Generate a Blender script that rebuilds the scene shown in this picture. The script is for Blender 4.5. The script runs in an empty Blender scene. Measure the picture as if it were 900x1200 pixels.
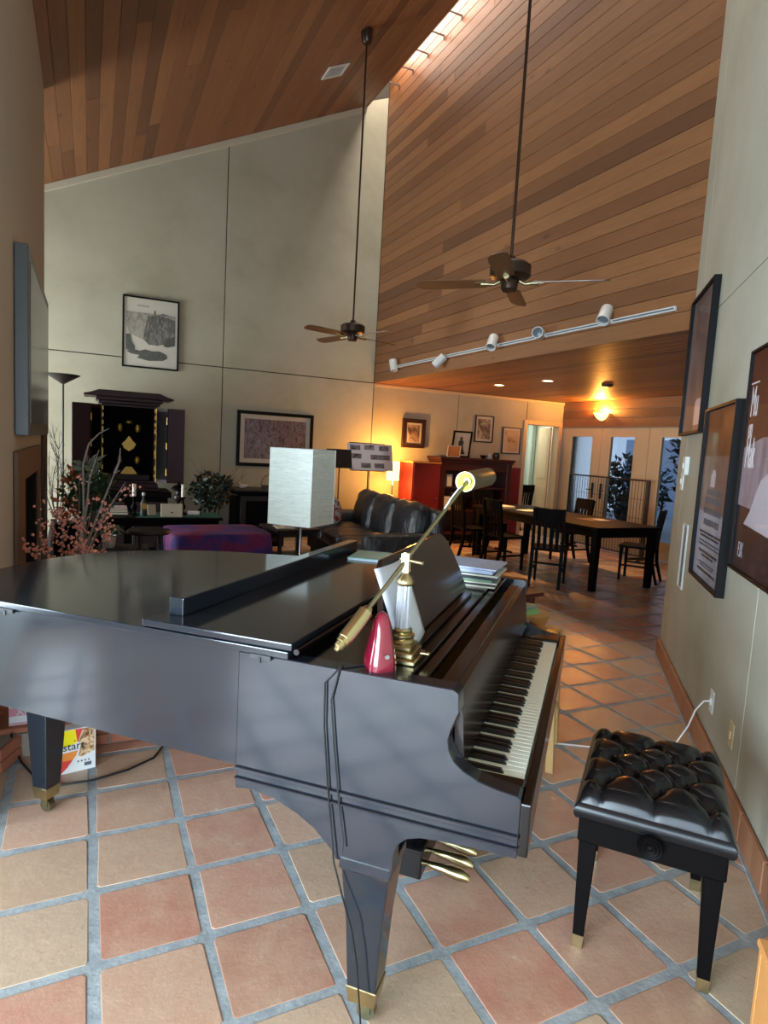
import bpy, bmesh, math, random
from mathutils import Vector, Matrix
random.seed(7)
sc = bpy.context.scene
COL = sc.collection
rad = math.radians

# ------------------------------------------------------------------ camera
F_PX = 728.97
YAW, PITCH, ROLL = 0.44411, -0.103442, 0.0559034
CAM = Vector((0.3088, -1.4925, 1.5418))
_fwd = Vector((math.sin(YAW)*math.cos(PITCH), math.cos(YAW)*math.cos(PITCH), math.sin(PITCH)))
_rt = Vector((math.cos(YAW), -math.sin(YAW), 0.0))
_up = _rt.cross(_fwd)
RT = _rt*math.cos(ROLL) + _up*math.sin(ROLL)
UP = _up*math.cos(ROLL) - _rt*math.sin(ROLL)
FWD = _fwd
cam_d = bpy.data.cameras.new('camera')
cam_d.sensor_fit = 'VERTICAL'
cam_d.sensor_height = 36.0
cam_d.lens = 36.0*F_PX/1200.0
cam_d.clip_start = 0.02
cam = bpy.data.objects.new('camera', cam_d)
COL.objects.link(cam)
m3 = Matrix((RT, UP, -FWD)).transposed()
cam.matrix_world = Matrix.Translation(CAM) @ m3.to_4x4()
sc.camera = cam

# ------------------------------------------------------------------ world, exposure
sc.view_settings.view_transform = 'Standard'
sc.view_settings.look = 'None'
sc.view_settings.gamma = 1.0
sc.view_settings.use_curve_mapping = False
sc.view_settings.exposure = 0.22
world = bpy.data.worlds.new('world')
sc.world = world
world.use_nodes = True
_bg = world.node_tree.nodes['Background']
_bg.inputs[0].default_value = (0.74, 0.85, 1.0, 1)
_bg.inputs[1].default_value = 1.1
try:
    sc.cycles.use_denoising = True
    sc.cycles.max_bounces = 10
    sc.cycles.diffuse_bounces = 5
    sc.cycles.glossy_bounces = 4
    sc.cycles.transparent_max_bounces = 10
    sc.cycles.sample_clamp_indirect = 4.0
    sc.cycles.caustics_reflective = False
    sc.cycles.caustics_refractive = False
except Exception:
    pass

def area(name, loc, target, sx, sy, power, color):
    d = bpy.data.lights.new(name, 'AREA')
    d.shape = 'RECTANGLE'; d.size = sx; d.size_y = sy
    d.energy = power; d.color = color
    o = bpy.data.objects.new(name, d); COL.objects.link(o)
    v = Vector(target) - Vector(loc)
    o.location = loc
    o.rotation_euler = v.to_track_quat('-Z', 'Y').to_euler()
    return o
DAY = (0.68, 0.85, 1.0)
# daylight coming in through the window openings and the roof slot
area('daylight_left_window', (-3.10, -2.35, 1.45), (0, -2.35, 2.2), 3.2, 2.5, 760, DAY)
area('daylight_left_side_window', (-3.10, 0.85, 1.45), (0, 0.85, 1.45), 0.55, 2.5, 110, DAY)
area('daylight_near_window', (-0.6, -3.90, 1.45), (-0.6, 0, 2.6), 4.4, 2.5, 400, DAY)
area('daylight_far_left_window', (-3.10, 6.75, 1.25), (0, 6.75, 1.7), 1.7, 2.2, 300, (0.86, 0.95, 1.0))
area('daylight_roof_slot', (4.29, 3.4, 7.44), (4.29, 3.4, 0), 0.32, 8.6, 210, (1.0, 0.87, 0.74))

# ------------------------------------------------------------------ pixel helpers (direction only; a plane gives the distance)
def ray(u, v):
    return RT*((u-450)/F_PX) - UP*((v-600)/F_PX) + FWD
def on_plane(u, v, n, p0):
    d = ray(u, v); n = Vector(n); return CAM + d*(n.dot(Vector(p0)-CAM)/n.dot(d))
def Pz(u, v, z): return on_plane(u, v, (0, 0, 1), (0, 0, z))
def Py(u, v, y): return on_plane(u, v, (0, 1, 0), (0, y, 0))
def Px(u, v, x): return on_plane(u, v, (1, 0, 0), (x, 0, 0))
def project(p):
    q = Vector(p) - CAM
    w = q.dot(FWD)
    if w < 0.05: return None
    return (450 + F_PX*q.dot(RT)/w, 600 - F_PX*q.dot(UP)/w, w)

# ------------------------------------------------------------------ main planes of the room
TILE = 0.325
YB = 7.90          # back wall
XW = 4.47          # plank wall above the dining ceiling
ZL = 2.57          # dining ceiling
XD = 8.45          # french door wall
XL = -3.2          # left outer wall
YN = -4.0          # wall behind
XF = -0.10         # face of the fireplace pier
SLOPE = 0.4843
def roof(x): return 4.62 + SLOPE*(x + 0.209)
PSI = 0.73024
WD = Vector((math.sin(PSI), math.cos(PSI), 0))       # along the right wall, away
WN = Vector((-math.cos(PSI), math.sin(PSI), 0))      # out of the right wall into the room
WC = Vector((4.46, 1.936, 0))                        # far end of the right wall
W_ROT = math.atan2(WD.y, WD.x)
def wall_xz(u, v):
    p = on_plane(u, v, WN, WC); return (p-WC).dot(WD), p.z

# ------------------------------------------------------------------ mesh builder
class MB:
    def __init__(self): self.v = []; self.f = []
    def add(self, vs, fs):
        o = len(self.v); self.v += [tuple(p) for p in vs]; self.f += [tuple(i+o for i in f) for f in fs]; return self
    def box(self, x0, x1, y0, y1, z0, z1, M=None):
        vs = [Vector((x, y, z)) for z in (z0, z1) for y in (y0, y1) for x in (x0, x1)]
        if M is not None: vs = [M @ p for p in vs]
        return self.add(vs, [(0,2,3,1),(4,5,7,6),(0,1,5,4),(2,6,7,3),(0,4,6,2),(1,3,7,5)])
    def prism(self, poly, a0, a1, axis='z', M=None):
        n = len(poly)
        def P(p, a):
            if axis == 'z': return Vector((p[0], p[1], a))
            if axis == 'y': return Vector((p[0], a, p[1]))
            return Vector((a, p[0], p[1]))
        vs = [P(p, a0) for p in poly] + [P(p, a1) for p in poly]
        if M is not None: vs = [M @ p for p in vs]
        return self.add(vs, [tuple(range(n)), tuple(range(2*n-1, n-1, -1))] + [(i, (i+1) % n, n+(i+1) % n, n+i) for i in range(n)])
    def loft(self, rings, cap=True):
        n = len(rings[0]); vs = [p for r in rings for p in r]; fs = []
        for k in range(len(rings)-1):
            for i in range(n):
                fs.append((k*n+i, k*n+(i+1) % n, (k+1)*n+(i+1) % n, (k+1)*n+i))
        if cap: fs += [tuple(range(n)), tuple((len(rings)-1)*n+i for i in range(n-1, -1, -1))]
        return self.add(vs, fs)
    def tube(self, pts, r, n=8, cap=True):
        pts = [Vector(p) for p in pts]; rs = r if isinstance(r, (list, tuple)) else [r]*len(pts)
        rings = []; ref = None
        for i, p in enumerate(pts):
            t = (pts[min(i+1, len(pts)-1)] - pts[max(i-1, 0)]).normalized()
            if ref is None:
                ref = Vector((0, 0, 1)) if abs(t.z) < 0.9 else Vector((1, 0, 0))
            a = (ref - t*ref.dot(t))
            if a.length < 1e-5: a = t.orthogonal()
            a.normalize(); b = t.cross(a); ref = a
            rings.append([p + (a*math.cos(2*math.pi*k/n) + b*math.sin(2*math.pi*k/n))*rs[i] for k in range(n)])
        return self.loft(rings, cap)
    def cyl(self, p0, p1, r0, r1=None, n=16): return self.tube([p0, p1], [r0, r0 if r1 is None else r1], n)
    def lathe(self, prof, n=24, c=(0, 0, 0), M=None):
        rings = []
        for r, z in prof:
            ring = [Vector((c[0]+max(r, 1e-4)*math.cos(2*math.pi*k/n), c[1]+max(r, 1e-4)*math.sin(2*math.pi*k/n), c[2]+z)) for k in range(n)]
            if M is not None: ring = [M @ p for p in ring]
            rings.append(ring)
        return self.loft(rings, True)
    def sphere(self, c, r, n=10, sc3=(1, 1, 1)):
        prof = [(math.sin(math.pi*i/(n//2+1)), -math.cos(math.pi*i/(n//2+1))) for i in range(n//2+2)]
        rings = [[Vector((c[0]+r*sc3[0]*max(a, 1e-3)*math.cos(2*math.pi*k/n), c[1]+r*sc3[1]*max(a, 1e-3)*math.sin(2*math.pi*k/n), c[2]+r*sc3[2]*b)) for k in range(n)] for a, b in prof]
        return self.loft(rings, True)
    def grid(self, fn, nu, nv):
        vs = [fn(i/nu, j/nv) for j in range(nv+1) for i in range(nu+1)]
        return self.add(vs, [(j*(nu+1)+i, j*(nu+1)+i+1, (j+1)*(nu+1)+i+1, (j+1)*(nu+1)+i) for j in range(nv) for i in range(nu)])
    def mesh(self, name, mat, smooth=None, bevel=0, seg=1, recalc=True):
        bm = bmesh.new()
        bv = [bm.verts.new(p) for p in self.v]
        for f in self.f:
            try: bm.faces.new([bv[i] for i in f])
            except ValueError: pass
        if recalc: bmesh.ops.recalc_face_normals(bm, faces=bm.faces)
        if bevel:
            es = [e for e in bm.edges if len(e.link_faces) == 2 and e.calc_face_angle(0) > rad(35)]
            bmesh.ops.bevel(bm, geom=es, offset=bevel, segments=seg, affect='EDGES', profile=0.6, clamp_overlap=True)
        me = bpy.data.meshes.new(name); bm.to_mesh(me); bm.free()
        if smooth is not None:
            for p in me.polygons: p.use_smooth = True
            me.set_sharp_from_angle(angle=rad(smooth))
        if mat is not None: me.materials.append(MAT(mat))
        return me
    def build(self, name, mat, parent=None, smooth=None, bevel=0, seg=1, recalc=True):
        return put(name, self.mesh(name, mat, smooth, bevel, seg, recalc), parent)

def put(name, me, parent=None, loc=None, rot=None):
    o = bpy.data.objects.new(name, me); COL.objects.link(o)
    if parent is not None: o.parent = parent
    if loc is not None: o.location = loc
    if rot is not None: o.rotation_euler = rot
    return o
def tag(o, label=None, cat=None, group=None, kind=None):
    if label: o['label'] = label
    if cat: o['category'] = cat
    if group: o['group'] = group
    if kind: o['kind'] = kind
    return o
def thing(name, label, cat, loc=(0, 0, 0), rotz=0.0, group=None):
    o = bpy.data.objects.new(name, None); COL.objects.link(o)
    o.location = loc; o.rotation_euler = (0, 0, rotz); o.empty_display_size = 0.1
    return tag(o, label, cat, group)
def structure(o): o['kind'] = 'structure'; return o
def copy_tree(o, parent=None):
    c = o.copy(); COL.objects.link(c); c.parent = parent
    for ch in list(o.children): copy_tree(ch, c)
    return c

# ------------------------------------------------------------------ materials
_M = {}
def lin(c):
    if isinstance(c, str): c = tuple(int(c[i:i+2], 16)/255 for i in (0, 2, 4))
    return tuple((x/12.92 if x <= 0.04045 else ((x+0.055)/1.055)**2.4) for x in c) + (1.0,)
class N:
    def __init__(self, name):
        self.m = bpy.data.materials.new(name); self.m.use_nodes = True
        self.t = self.m.node_tree; self.b = self.t.nodes['Principled BSDF']
    def n(self, kind, **kw):
        nd = self.t.nodes.new(kind)
        for k, v in kw.items():
            if k.startswith('i_'):
                nd.inputs[int(k[2:]) if k[2:].isdigit() else k[2:].replace('_', ' ')].default_value = v
            else: setattr(nd, k, v)
        return nd
    def l(self, a, b): self.t.links.new(a, b)
    def pos(self, scale=(1, 1, 1), obj=False, rnd=False):
        if obj: src = self.n('ShaderNodeTexCoord').outputs['Object']
        else: src = self.n('ShaderNodeNewGeometry').outputs['Position']
        mp = self.n('ShaderNodeMapping'); mp.inputs['Scale'].default_value = scale
        self.l(src, mp.inputs['Vector'])
        if rnd:
            oi = self.n('ShaderNodeObjectInfo'); mu = self.n('ShaderNodeMath', operation='MULTIPLY', i_1=37.0)
            self.l(oi.outputs['Random'], mu.inputs[0]); self.l(mu.outputs[0], mp.inputs['Location'])
        return mp.outputs['Vector']
    def noise(self, vec, scale=5, detail=4, rough=0.55, dist=0.0):
        nd = self.n('ShaderNodeTexNoise'); nd.inputs['Scale'].default_value = scale; nd.inputs['Detail'].default_value = detail
        nd.inputs['Roughness'].default_value = rough; nd.inputs['Distortion'].default_value = dist
        if vec is not None: self.l(vec, nd.inputs['Vector'])
        return nd.outputs['Fac']
    def ramp(self, fac, stops, interp='LINEAR'):
        r = self.n('ShaderNodeValToRGB'); cr = r.color_ramp; cr.interpolation = interp
        while len(cr.elements) < len(stops): cr.elements.new(0.5)
        for e, (p, c) in zip(cr.elements, stops): e.position = p; e.color = lin(c)
        self.l(fac, r.inputs[0]); return r.outputs['Color']
    def mix(self, fac, a, b, mode='MIX'):
        x = self.n('ShaderNodeMix', data_type='RGBA', blend_type=mode)
        for s, v in ((x.inputs[0], fac), (x.inputs[6], a), (x.inputs[7], b)):
            if hasattr(v, 'is_output') or isinstance(v, bpy.types.NodeSocket): self.l(v, s)
            else: s.default_value = v
        return x.outputs[2]
    def bump(self, h, strength=0.2, dist=0.01):
        b = self.n('ShaderNodeBump'); b.inputs['Strength'].default_value = strength; b.inputs['Distance'].default_value = dist
        self.l(h, b.inputs['Height']); self.l(b.outputs[0], self.b.inputs['Normal'])
    def set(self, **kw):
        for k, v in kw.items():
            self.b.inputs[k.replace('_', ' ')].default_value = v
        return self
def MAT(name): return _M[name]
def simple(name, col, rough=0.5, metal=0.0, var=0.0, coat=0.0, scale=8, bump=0.0, spec=0.5, emit=None, es=0.0):
    a = N(name); c = lin(col)
    a.set(Base_Color=c, Roughness=rough, Metallic=metal)
    a.b.inputs['Coat Weight'].default_value = coat; a.b.inputs['Coat Roughness'].default_value = 0.06
    a.b.inputs['Specular IOR Level'].default_value = spec
    if var or bump:
        f = a.noise(a.pos(obj=True), scale, 5)
        if var:
            dk = tuple(x*(1-var) for x in c[:3]) + (1,); lt = tuple(min(1, x*(1+var)) for x in c[:3]) + (1,)
            a.l(a.mix(f, dk, lt), a.b.inputs['Base Color'])
        if bump: a.bump(f, bump, 0.01)
    if emit: a.b.inputs['Emission Color'].default_value = lin(emit); a.b.inputs['Emission Strength'].default_value = es
    _M[name] = a.m; return a

def make_materials():
    # plaster panels
    a = N('plaster'); p = a.pos()
    f = a.noise(p, 1.3, 6, 0.6); g = a.noise(p, 60, 3)
    c = a.ramp(f, [(0.25, '98957f'), (0.5, 'a7a490'), (0.8, 'b2b09e')])
    a.l(c, a.b.inputs['Base Color']); a.set(Roughness=0.75); a.bump(g, 0.12, 0.004); _M['plaster'] = a.m
    simple('gap_dark', '3b3830', 0.9); simple('gap_black', '070506', 0.9, spec=0.1)
    simple('plaster_trim', 'b9b4a0', 0.6, var=0.06)
    # terracotta floor tiles: every cell of the grid has its own colour
    a = N('tile'); geo = a.n('ShaderNodeNewGeometry').outputs['Position']
    sn = a.n('ShaderNodeVectorMath', operation='DIVIDE'); a.l(geo, sn.inputs[0]); sn.inputs[1].default_value = (TILE, TILE, 1e6)
    fl = a.n('ShaderNodeVectorMath', operation='FLOOR'); a.l(sn.outputs[0], fl.inputs[0])
    ad = a.n('ShaderNodeVectorMath', operation='ADD'); a.l(fl.outputs[0], ad.inputs[0]); ad.inputs[1].default_value = (3.3, 7.7, 1.5)
    wn = a.n('ShaderNodeTexWhiteNoise', noise_dimensions='2D'); a.l(ad.outputs[0], wn.inputs['Vector'])
    base = a.ramp(wn.outputs['Value'], [(0.0, 'b27a66'), (0.16, 'c49a84'), (0.34, 'c2a48c'), (0.48, 'b39f86'), (0.62, 'bf836f'), (0.8, 'bba98e'), (1.0, 'ad7662')])
    blot = a.noise(a.pos((1, 1, 1)), 7, 5, 0.6, 0.6)
    b2 = a.mix(a.ramp(blot, [(0.36, '000000'), (0.72, 'c8c8c8')]), base, lin('c6a98e'))
    red = a.noise(a.pos((1, 1, 1)), 3.1, 4, 0.6, 1.0)
    b3 = a.mix(a.ramp(red, [(0.55, '000000'), (0.75, '8a8a8a')]), b2, lin('c07e66'))
    pit = a.noise(a.pos(), 55, 4, 0.6)
    b4 = a.mix(a.ramp(pit, [(0.30, '909090'), (0.40, '000000')]), b3, lin('8a5f48'))
    fine = a.noise(a.pos(), 26, 8, 0.75)
    b4 = a.mix(a.ramp(fine, [(0.35, '707070'), (0.65, '000000')]), b4, lin('b09078'))
    a.l(b4, a.b.inputs['Base Color'])
    r = a.ramp(blot, [(0.3, '707070'), (0.7, '909090')]); a.l(r, a.b.inputs['Roughness'])
    a.b.inputs['Specular IOR Level'].default_value = 0.5
    a.bump(a.noise(a.pos(), 16, 9, 0.75), 0.45, 0.006); _M['tile'] = a.m
    a = N('grout'); f = a.noise(a.pos(), 14, 6, 0.7)
    a.l(a.ramp(f, [(0.3, '7e8486'), (0.7, 'a8adae')]), a.b.inputs['Base Color']); a.set(Roughness=0.8); a.bump(a.noise(a.pos(), 70, 4), 0.4, 0.004); _M['grout'] = a.m
    # cedar boards, grain along world Y
    a = N('cedar'); oi = a.n('ShaderNodeObjectInfo')
    base = a.ramp(oi.outputs['Random'], [(0.0, '644028'), (0.12, '744a2e'), (0.3, '875836'), (0.6, '92623c'), (0.8, '805334'), (0.92, '9a673e'), (1.0, '623d27')])
    v = a.pos((9, 0.55, 9), rnd=True)
    gr = a.noise(v, 3.0, 7, 0.65, 1.2)
    c1 = a.mix(a.ramp(gr, [(0.3, '000000'), (0.75, 'b8b8b8')]), base, lin('563620'))
    fine = a.noise(a.pos((60, 1.2, 60), rnd=True), 2.0, 4)
    c2 = a.mix(a.ramp(fine, [(0.45, '000000'), (0.8, '707070')]), c1, lin('9c7046'))
    vor = a.n('ShaderNodeTexVoronoi'); vor.inputs['Scale'].default_value = 1.0
    a.l(a.pos((3.4, 1.6, 3.4), rnd=True), vor.inputs['Vector'])
    c3 = a.mix(a.ramp(vor.outputs['Distance'], [(0.035, 'c0c0c0'), (0.10, '000000')]), c2, lin('3c2012'))
    a.l(c3, a.b.inputs['Base Color']); a.set(Roughness=0.5); a.bump(gr, 0.15, 0.004); _M['cedar'] = a.m
    # piano
    a = N('ebony_satin'); f = a.noise(a.pos(), 40, 3); a.set(Base_Color=(0.010, 0.013, 0.018, 1))
    a.l(a.ramp(f, [(0.2, '545454'), (0.8, '626262')]), a.b.inputs['Roughness']); a.b.inputs['Specular IOR Level'].default_value = 0.62; _M['ebony_satin'] = a.m
    simple('ebony_gloss', '0b0a0a', 0.16)
    simple('ebony_brown', '1c0f0c', 0.2)
    simple('ivory', 'e6ebdf', 0.3); simple('black_key', '0c0c0d', 0.3)
    simple('brass', 'b8a97e', 0.28, 1.0); simple('old_brass', '8c8466', 0.4, 1.0, var=0.15); simple('gold_plate', '8a6a30', 0.35, 0.9, var=0.2)
    simple('acrylic', 'c9ccd4', 0.08, 0.0, coat=1.0)
    g = _M['acrylic'].node_tree.nodes['Principled BSDF']; g.inputs['Transmission Weight'].default_value = 0.55; g.inputs['IOR'].default_value = 1.45
    simple('metronome_red', '6d0f24', 0.14, coat=0.7); simple('metronome_face', '9a4a58', 0.2, coat=0.5)
    simple('paper', 'cfd2dc', 0.7, var=0.05); simple('paper_warm', 'cfc6b4', 0.7, var=0.06)
    a = N('leather'); f = a.noise(a.pos(obj=True), 90, 4); a.set(Base_Color=(0.007, 0.007, 0.008, 1), Roughness=0.2)
    a.b.inputs['Specular IOR Level'].default_value = 0.26; a.bump(f, 0.05, 0.002); _M['leather'] = a.m
    a = N('leather_sofa'); f = a.noise(a.pos((1, 3, 1), obj=True), 5, 5, 0.6, 1.5); a.set(Base_Color=(0.010, 0.011, 0.013, 1), Roughness=0.36)
    a.bump(f, 0.5, 0.03); _M['leather_sofa'] = a.m
    simple('black_wood', '080606', 0.55, spec=0.06); simple('dark_wood', '1f1210', 0.4, var=0.25, scale=20); simple('mahogany', '3c1512', 0.35, var=0.25, scale=12)
    simple('lacquer', '22090d', 0.4, var=0.2, spec=0.18); simple('red_paint', '6e1016', 0.5, var=0.08)
    simple('gold', 'a8833f', 0.4, 0.7, var=0.2); simple('pine', 'c98a4c', 0.5, var=0.12, scale=14); simple('blond_wood', 'b58f56', 0.5, var=0.12)
    simple('white_metal', 'c9cbc6', 0.4); simple('black_metal', '121214', 0.4); simple('chrome', 'b8b8bc', 0.18, 1.0); simple('white_plastic', 'd9d8cc', 0.4)
    simple('fan_bronze', '3a2a20', 0.35, 0.6); simple('fan_blade', '5e4028', 0.4, var=0.15)
    simple('door_tan', 'bfa37c', 0.5, var=0.05); simple('door_trim', 'c3ab86', 0.5, var=0.04)
    simple('tv_grey', '5c6064', 0.35); simple('tv_dark', '3c4044', 0.2)
    simple('pier_plaster', 'bcbbb2', 0.8, var=0.06, scale=3, bump=0.1)
    simple('hearth_brick', 'a8684c', 0.7, var=0.15, scale=10, bump=0.2); simple('mortar', '8f8376', 0.9)
    simple('surround_stone', '6a4f3e', 0.6, var=0.15, scale=6); simple('soot', '15120f', 0.9); simple('brown_board', '3d271d', 0.5, var=0.2)
    simple('base_tile', '9a6a4c', 0.55, var=0.15, scale=8); simple('outlet_ivory', 'c4b48a', 0.5); simple('switch_white', 'd5d8d2', 0.4)
    simple('rubber', '0a0a0a', 0.6); simple('white_cable', 'dcdcd8', 0.5); simple('candle', 'dcdbd2', 0.5)
    simple('leaf', '2c4a2a', 0.5, var=0.4, scale=30); simple('leaf_dark', '17281a', 0.5, var=0.4, scale=30); simple('leaf_pale', '7c9484', 0.5, var=0.2); simple('leaf_orchid', '4d7258', 0.35, var=0.15)
    simple('berry', 'dc9482', 0.4, var=0.2, scale=60); simple('twig', '6b5c50', 0.8); simple('twig_pale', '8d8580', 0.8); simple('twig_dark', '2a211d', 0.8)
    simple('terracotta_pot', 'b2603c', 0.6, var=0.1); simple('pot_white', 'bfbcb8', 0.35); simple('orange_bloom', 'c86438', 0.5, var=0.2)
    simple('green_cloth', '1f5a4e', 0.8); simple('cream_plastic', 'c4b7a0', 0.4); simple('grey_screen', '3a3c40', 0.3)
    simple('teal_book', '86b3ac', 0.5, var=0.35, scale=6); simple('book_pink', 'b99aa0', 0.6); simple('book_dark', '22262a', 0.6); simple('book_cream', 'cfcab8', 0.6); simple('book_green', '6f8f7a', 0.6); simple('book_blue', 'aebbd8', 0.6)
    simple('bowl_wood', 'b98545', 0.4, var=0.15); simple('apple_green', '7fae6a', 0.4, var=0.1); simple('red_wood', '4a1a14', 0.35, var=0.2)
    simple('mat_white', 'cfc9ba', 0.7); simple('mat_white_glass', 'd2cdc0', 0.15, coat=0.6)
    simple('frame_black', '0b0a0b', 0.45, spec=0.15); simple('frame_brown', '2c1a12', 0.4); simple('orange_card_lit_top', 'd88a48', 0.6)
    simple('curtain', 'b7c2b4', 0.9); simple('hall_wall', 'c9c3ae', 0.8); simple('soil', '2a1c14', 0.95)
    simple('patio', '8a8f94', 0.8, var=0.15, scale=3); simple('bark', '3a322c', 0.9, var=0.3); simple('outside_wall', '9fb0c8', 0.9)
    simple('roof_outer', '6a5a4a', 0.9)
    # cloth with purple and magenta dye
    a = N('dyed_cloth'); f = a.noise(a.pos((1, 1, 1)), 2.2, 3, 0.5, 0.8)
    a.l(a.ramp(f, [(0.30, '1c1440'), (0.45, '3b2468'), (0.56, '6b1848'), (0.72, '4a0f30')]), a.b.inputs['Base Color']); a.set(Roughness=0.85); _M['dyed_cloth'] = a.m
    a = N('throw_cushion'); f = a.noise(a.pos(obj=True), 9, 3, 0.5, 1)
    a.l(a.ramp(f, [(0.40, '7a2c26'), (0.5, '7a2c26'), (0.52, 'a8a49c'), (0.62, '5a5a60')], 'CONSTANT'), a.b.inputs['Base Color']); a.set(Roughness=0.8); _M['throw_cushion'] = a.m
    # rice paper with creases
    a = N('rice_paper'); f = a.noise(a.pos((3, 3, 26), obj=True), 3.0, 5, 0.6, 1.5)
    a.l(a.ramp(f, [(0.3, 'c9cdbf'), (0.7, 'e2e6da')]), a.b.inputs['Base Color']); a.set(Roughness=0.8); a.bump(f, 0.7, 0.02)
    a.b.inputs['Subsurface Weight'].default_value = 0.0; _M['rice_paper'] = a.m
    # lamps
    simple('lamp_shade_warm', 'ffe2a0', 0.6, emit='ffc868', es=5.0); simple('sconce_glass', 'ffe8b0', 0.4, emit='ffb850', es=7.0)
    simple('downlight', 'fff0d0', 0.4, emit='ffd9a0', es=14.0); simple('lamp_inner', 'd8e08a', 0.4, emit='d6e08a', es=0.6)
    # glass panes
    def glass(name, tint, gl):
        a = N(name); t = a.t; tr = a.n('ShaderNodeBsdfTransparent'); tr.inputs[0].default_value = lin(tint)
        g = a.n('ShaderNodeBsdfGlossy'); g.inputs['Roughness'].default_value = 0.03
        mx = a.n('ShaderNodeMixShader'); fr = a.n('ShaderNodeFresnel'); fr.inputs[0].default_value = gl
        a.l(fr.outputs[0], mx.inputs[0]); a.l(tr.outputs[0], mx.inputs[1]); a.l(g.outputs[0], mx.inputs[2])
        a.l(mx.outputs[0], t.nodes['Material Output'].inputs['Surface']); _M[name] = a.m
    glass('pane', 'd4dde6', 1.35)
    glass('picture_glass', 'fbfbfb', 1.22)
    t = _M['picture_glass'].node_tree; mx = [n for n in t.nodes if n.type == 'MIX_SHADER'][0]; t.links.remove(mx.inputs[0].links[0]); mx.inputs[0].default_value = 0.1
    # pictures
    def art(name, stops, scale, stretch=(1, 1, 1), dist=1.0, rough=0.6, coat=0.0, detail=6):
        a = N(name); f = a.noise(a.pos(stretch, obj=True), scale, detail, 0.62, dist)
        a.l(a.ramp(f, stops), a.b.inputs['Base Color']); a.set(Roughness=rough); a.b.inputs['Coat Weight'].default_value = coat; a.b.inputs['Coat Roughness'].default_value = 0.03; _M[name] = a.m
    art('ink_rock', [(0.3, '1c1b1a'), (0.48, '4c4844'), (0.62, '858078'), (0.75, '2e2c2a')], 9, (2, 1, 0.7), 2)
    art('ink_dark', [(0.3, '121211'), (0.55, '2c2b28'), (0.75, '6a655e')], 14, (1, 1, 2), 2)
    art('ink_mist', [(0.3, '6a655c'), (0.6, 'aaa396'), (0.8, '847d72')], 6, (1.5, 1, 1), 2)
    art('crowd_print', [(0.30, '2c2028'), (0.44, '5a4a54'), (0.56, '8d8088'), (0.66, '4a3a44'), (0.8, 'a79ca0')], 7, (2.2, 1, 1), 2.5)
    art('portrait_print', [(0.35, '4a3a34'), (0.5, 'a08a78'), (0.62, 'c9c0b0')], 5, (1, 1, 1), 1.5)
    art('figure_print', [(0.40, '55463a'), (0.52, '9c8c78'), (0.6, 'c2b49c')], 6, (1, 1, 1), 1.5)
    art('sketch_print', [(0.30, '80684a'), (0.42, 'c2a888'), (0.7, 'c8b08e')], 5, (1, 1, 1), 1.0)
    art('photo_print', [(0.35, '2a2a30'), (0.5, '6a6a72'), (0.7, '9a9aa2')], 16, (1, 1, 1), 1.0)
    art('poster_grey', [(0.3, '4a3c3c'), (0.5, '6e605f'), (0.75, '8c8080')], 2.5, (1, 1, 0.6), 1.0, 0.5)
    art('poster_haze', [(0.3, '7c7e84'), (0.5, '9aa2ae'), (0.75, 'b2bccb')], 3, (1, 1, 0.5), 0.6, 0.5)
    art('poster_umber', [(0.3, '38180f'), (0.55, '54281c'), (0.8, '6c3c2c')], 4, (1, 1, 0.5), 1.0, 0.5)
    art('poster_navy', [(0.3, '0e0e16'), (0.6, '1a1a26'), (0.85, '3a3846')], 5, (1, 1, 1), 1.0, 0.5)
    art('poster_lilac', [(0.3, '6e6068'), (0.5, '9a8e98'), (0.75, '5c5058')], 5, (2, 1, 0.4), 1.0, 0.5)
    simple('ink', '2c2c30', 0.7); simple('ink_soft', '5a5c64', 0.7); simple('poster_white', 'd9d4d2', 0.5); simple('poster_pale', 'b9b3bb', 0.5)
    # carton prints
    simple('carton_white', 'dddcda', 0.5); simple('carton_yellow', 'f0de10', 0.5); simple('carton_orange', 'e88a3c', 0.5); simple('carton_red', 'd8403c', 0.5); simple('carton_pink', 'd08a98', 0.5)
    art('cereal_print', [(0.3, '4a3026'), (0.45, 'a07048'), (0.6, 'e0c498'), (0.75, 'c08858')], 40, (1, 1, 1), 1.0)
make_materials()

def text_mesh(body, size, depth=0.0005):
    cu = bpy.data.curves.new('t', 'FONT'); cu.body = body; cu.size = size; cu.extrude = depth; cu.resolution_u = 3
    ob = bpy.data.objects.new('t', cu); COL.objects.link(ob)
    dg = bpy.context.evaluated_depsgraph_get(); dg.update()
    me = bpy.data.meshes.new_from_object(ob.evaluated_get(dg))
    bpy.data.objects.remove(ob); bpy.data.curves.remove(cu)
    return me
def lettering(body, size, mat, parent, loc, rot=(math.pi/2, 0, 0), sx=1.0, name='lettering'):
    me = text_mesh(body, size); me.name = name
    me.materials.clear(); me.materials.append(MAT(mat))
    o = put(name, me, parent, loc, rot); o.scale = (sx, 1, 1); return o

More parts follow.
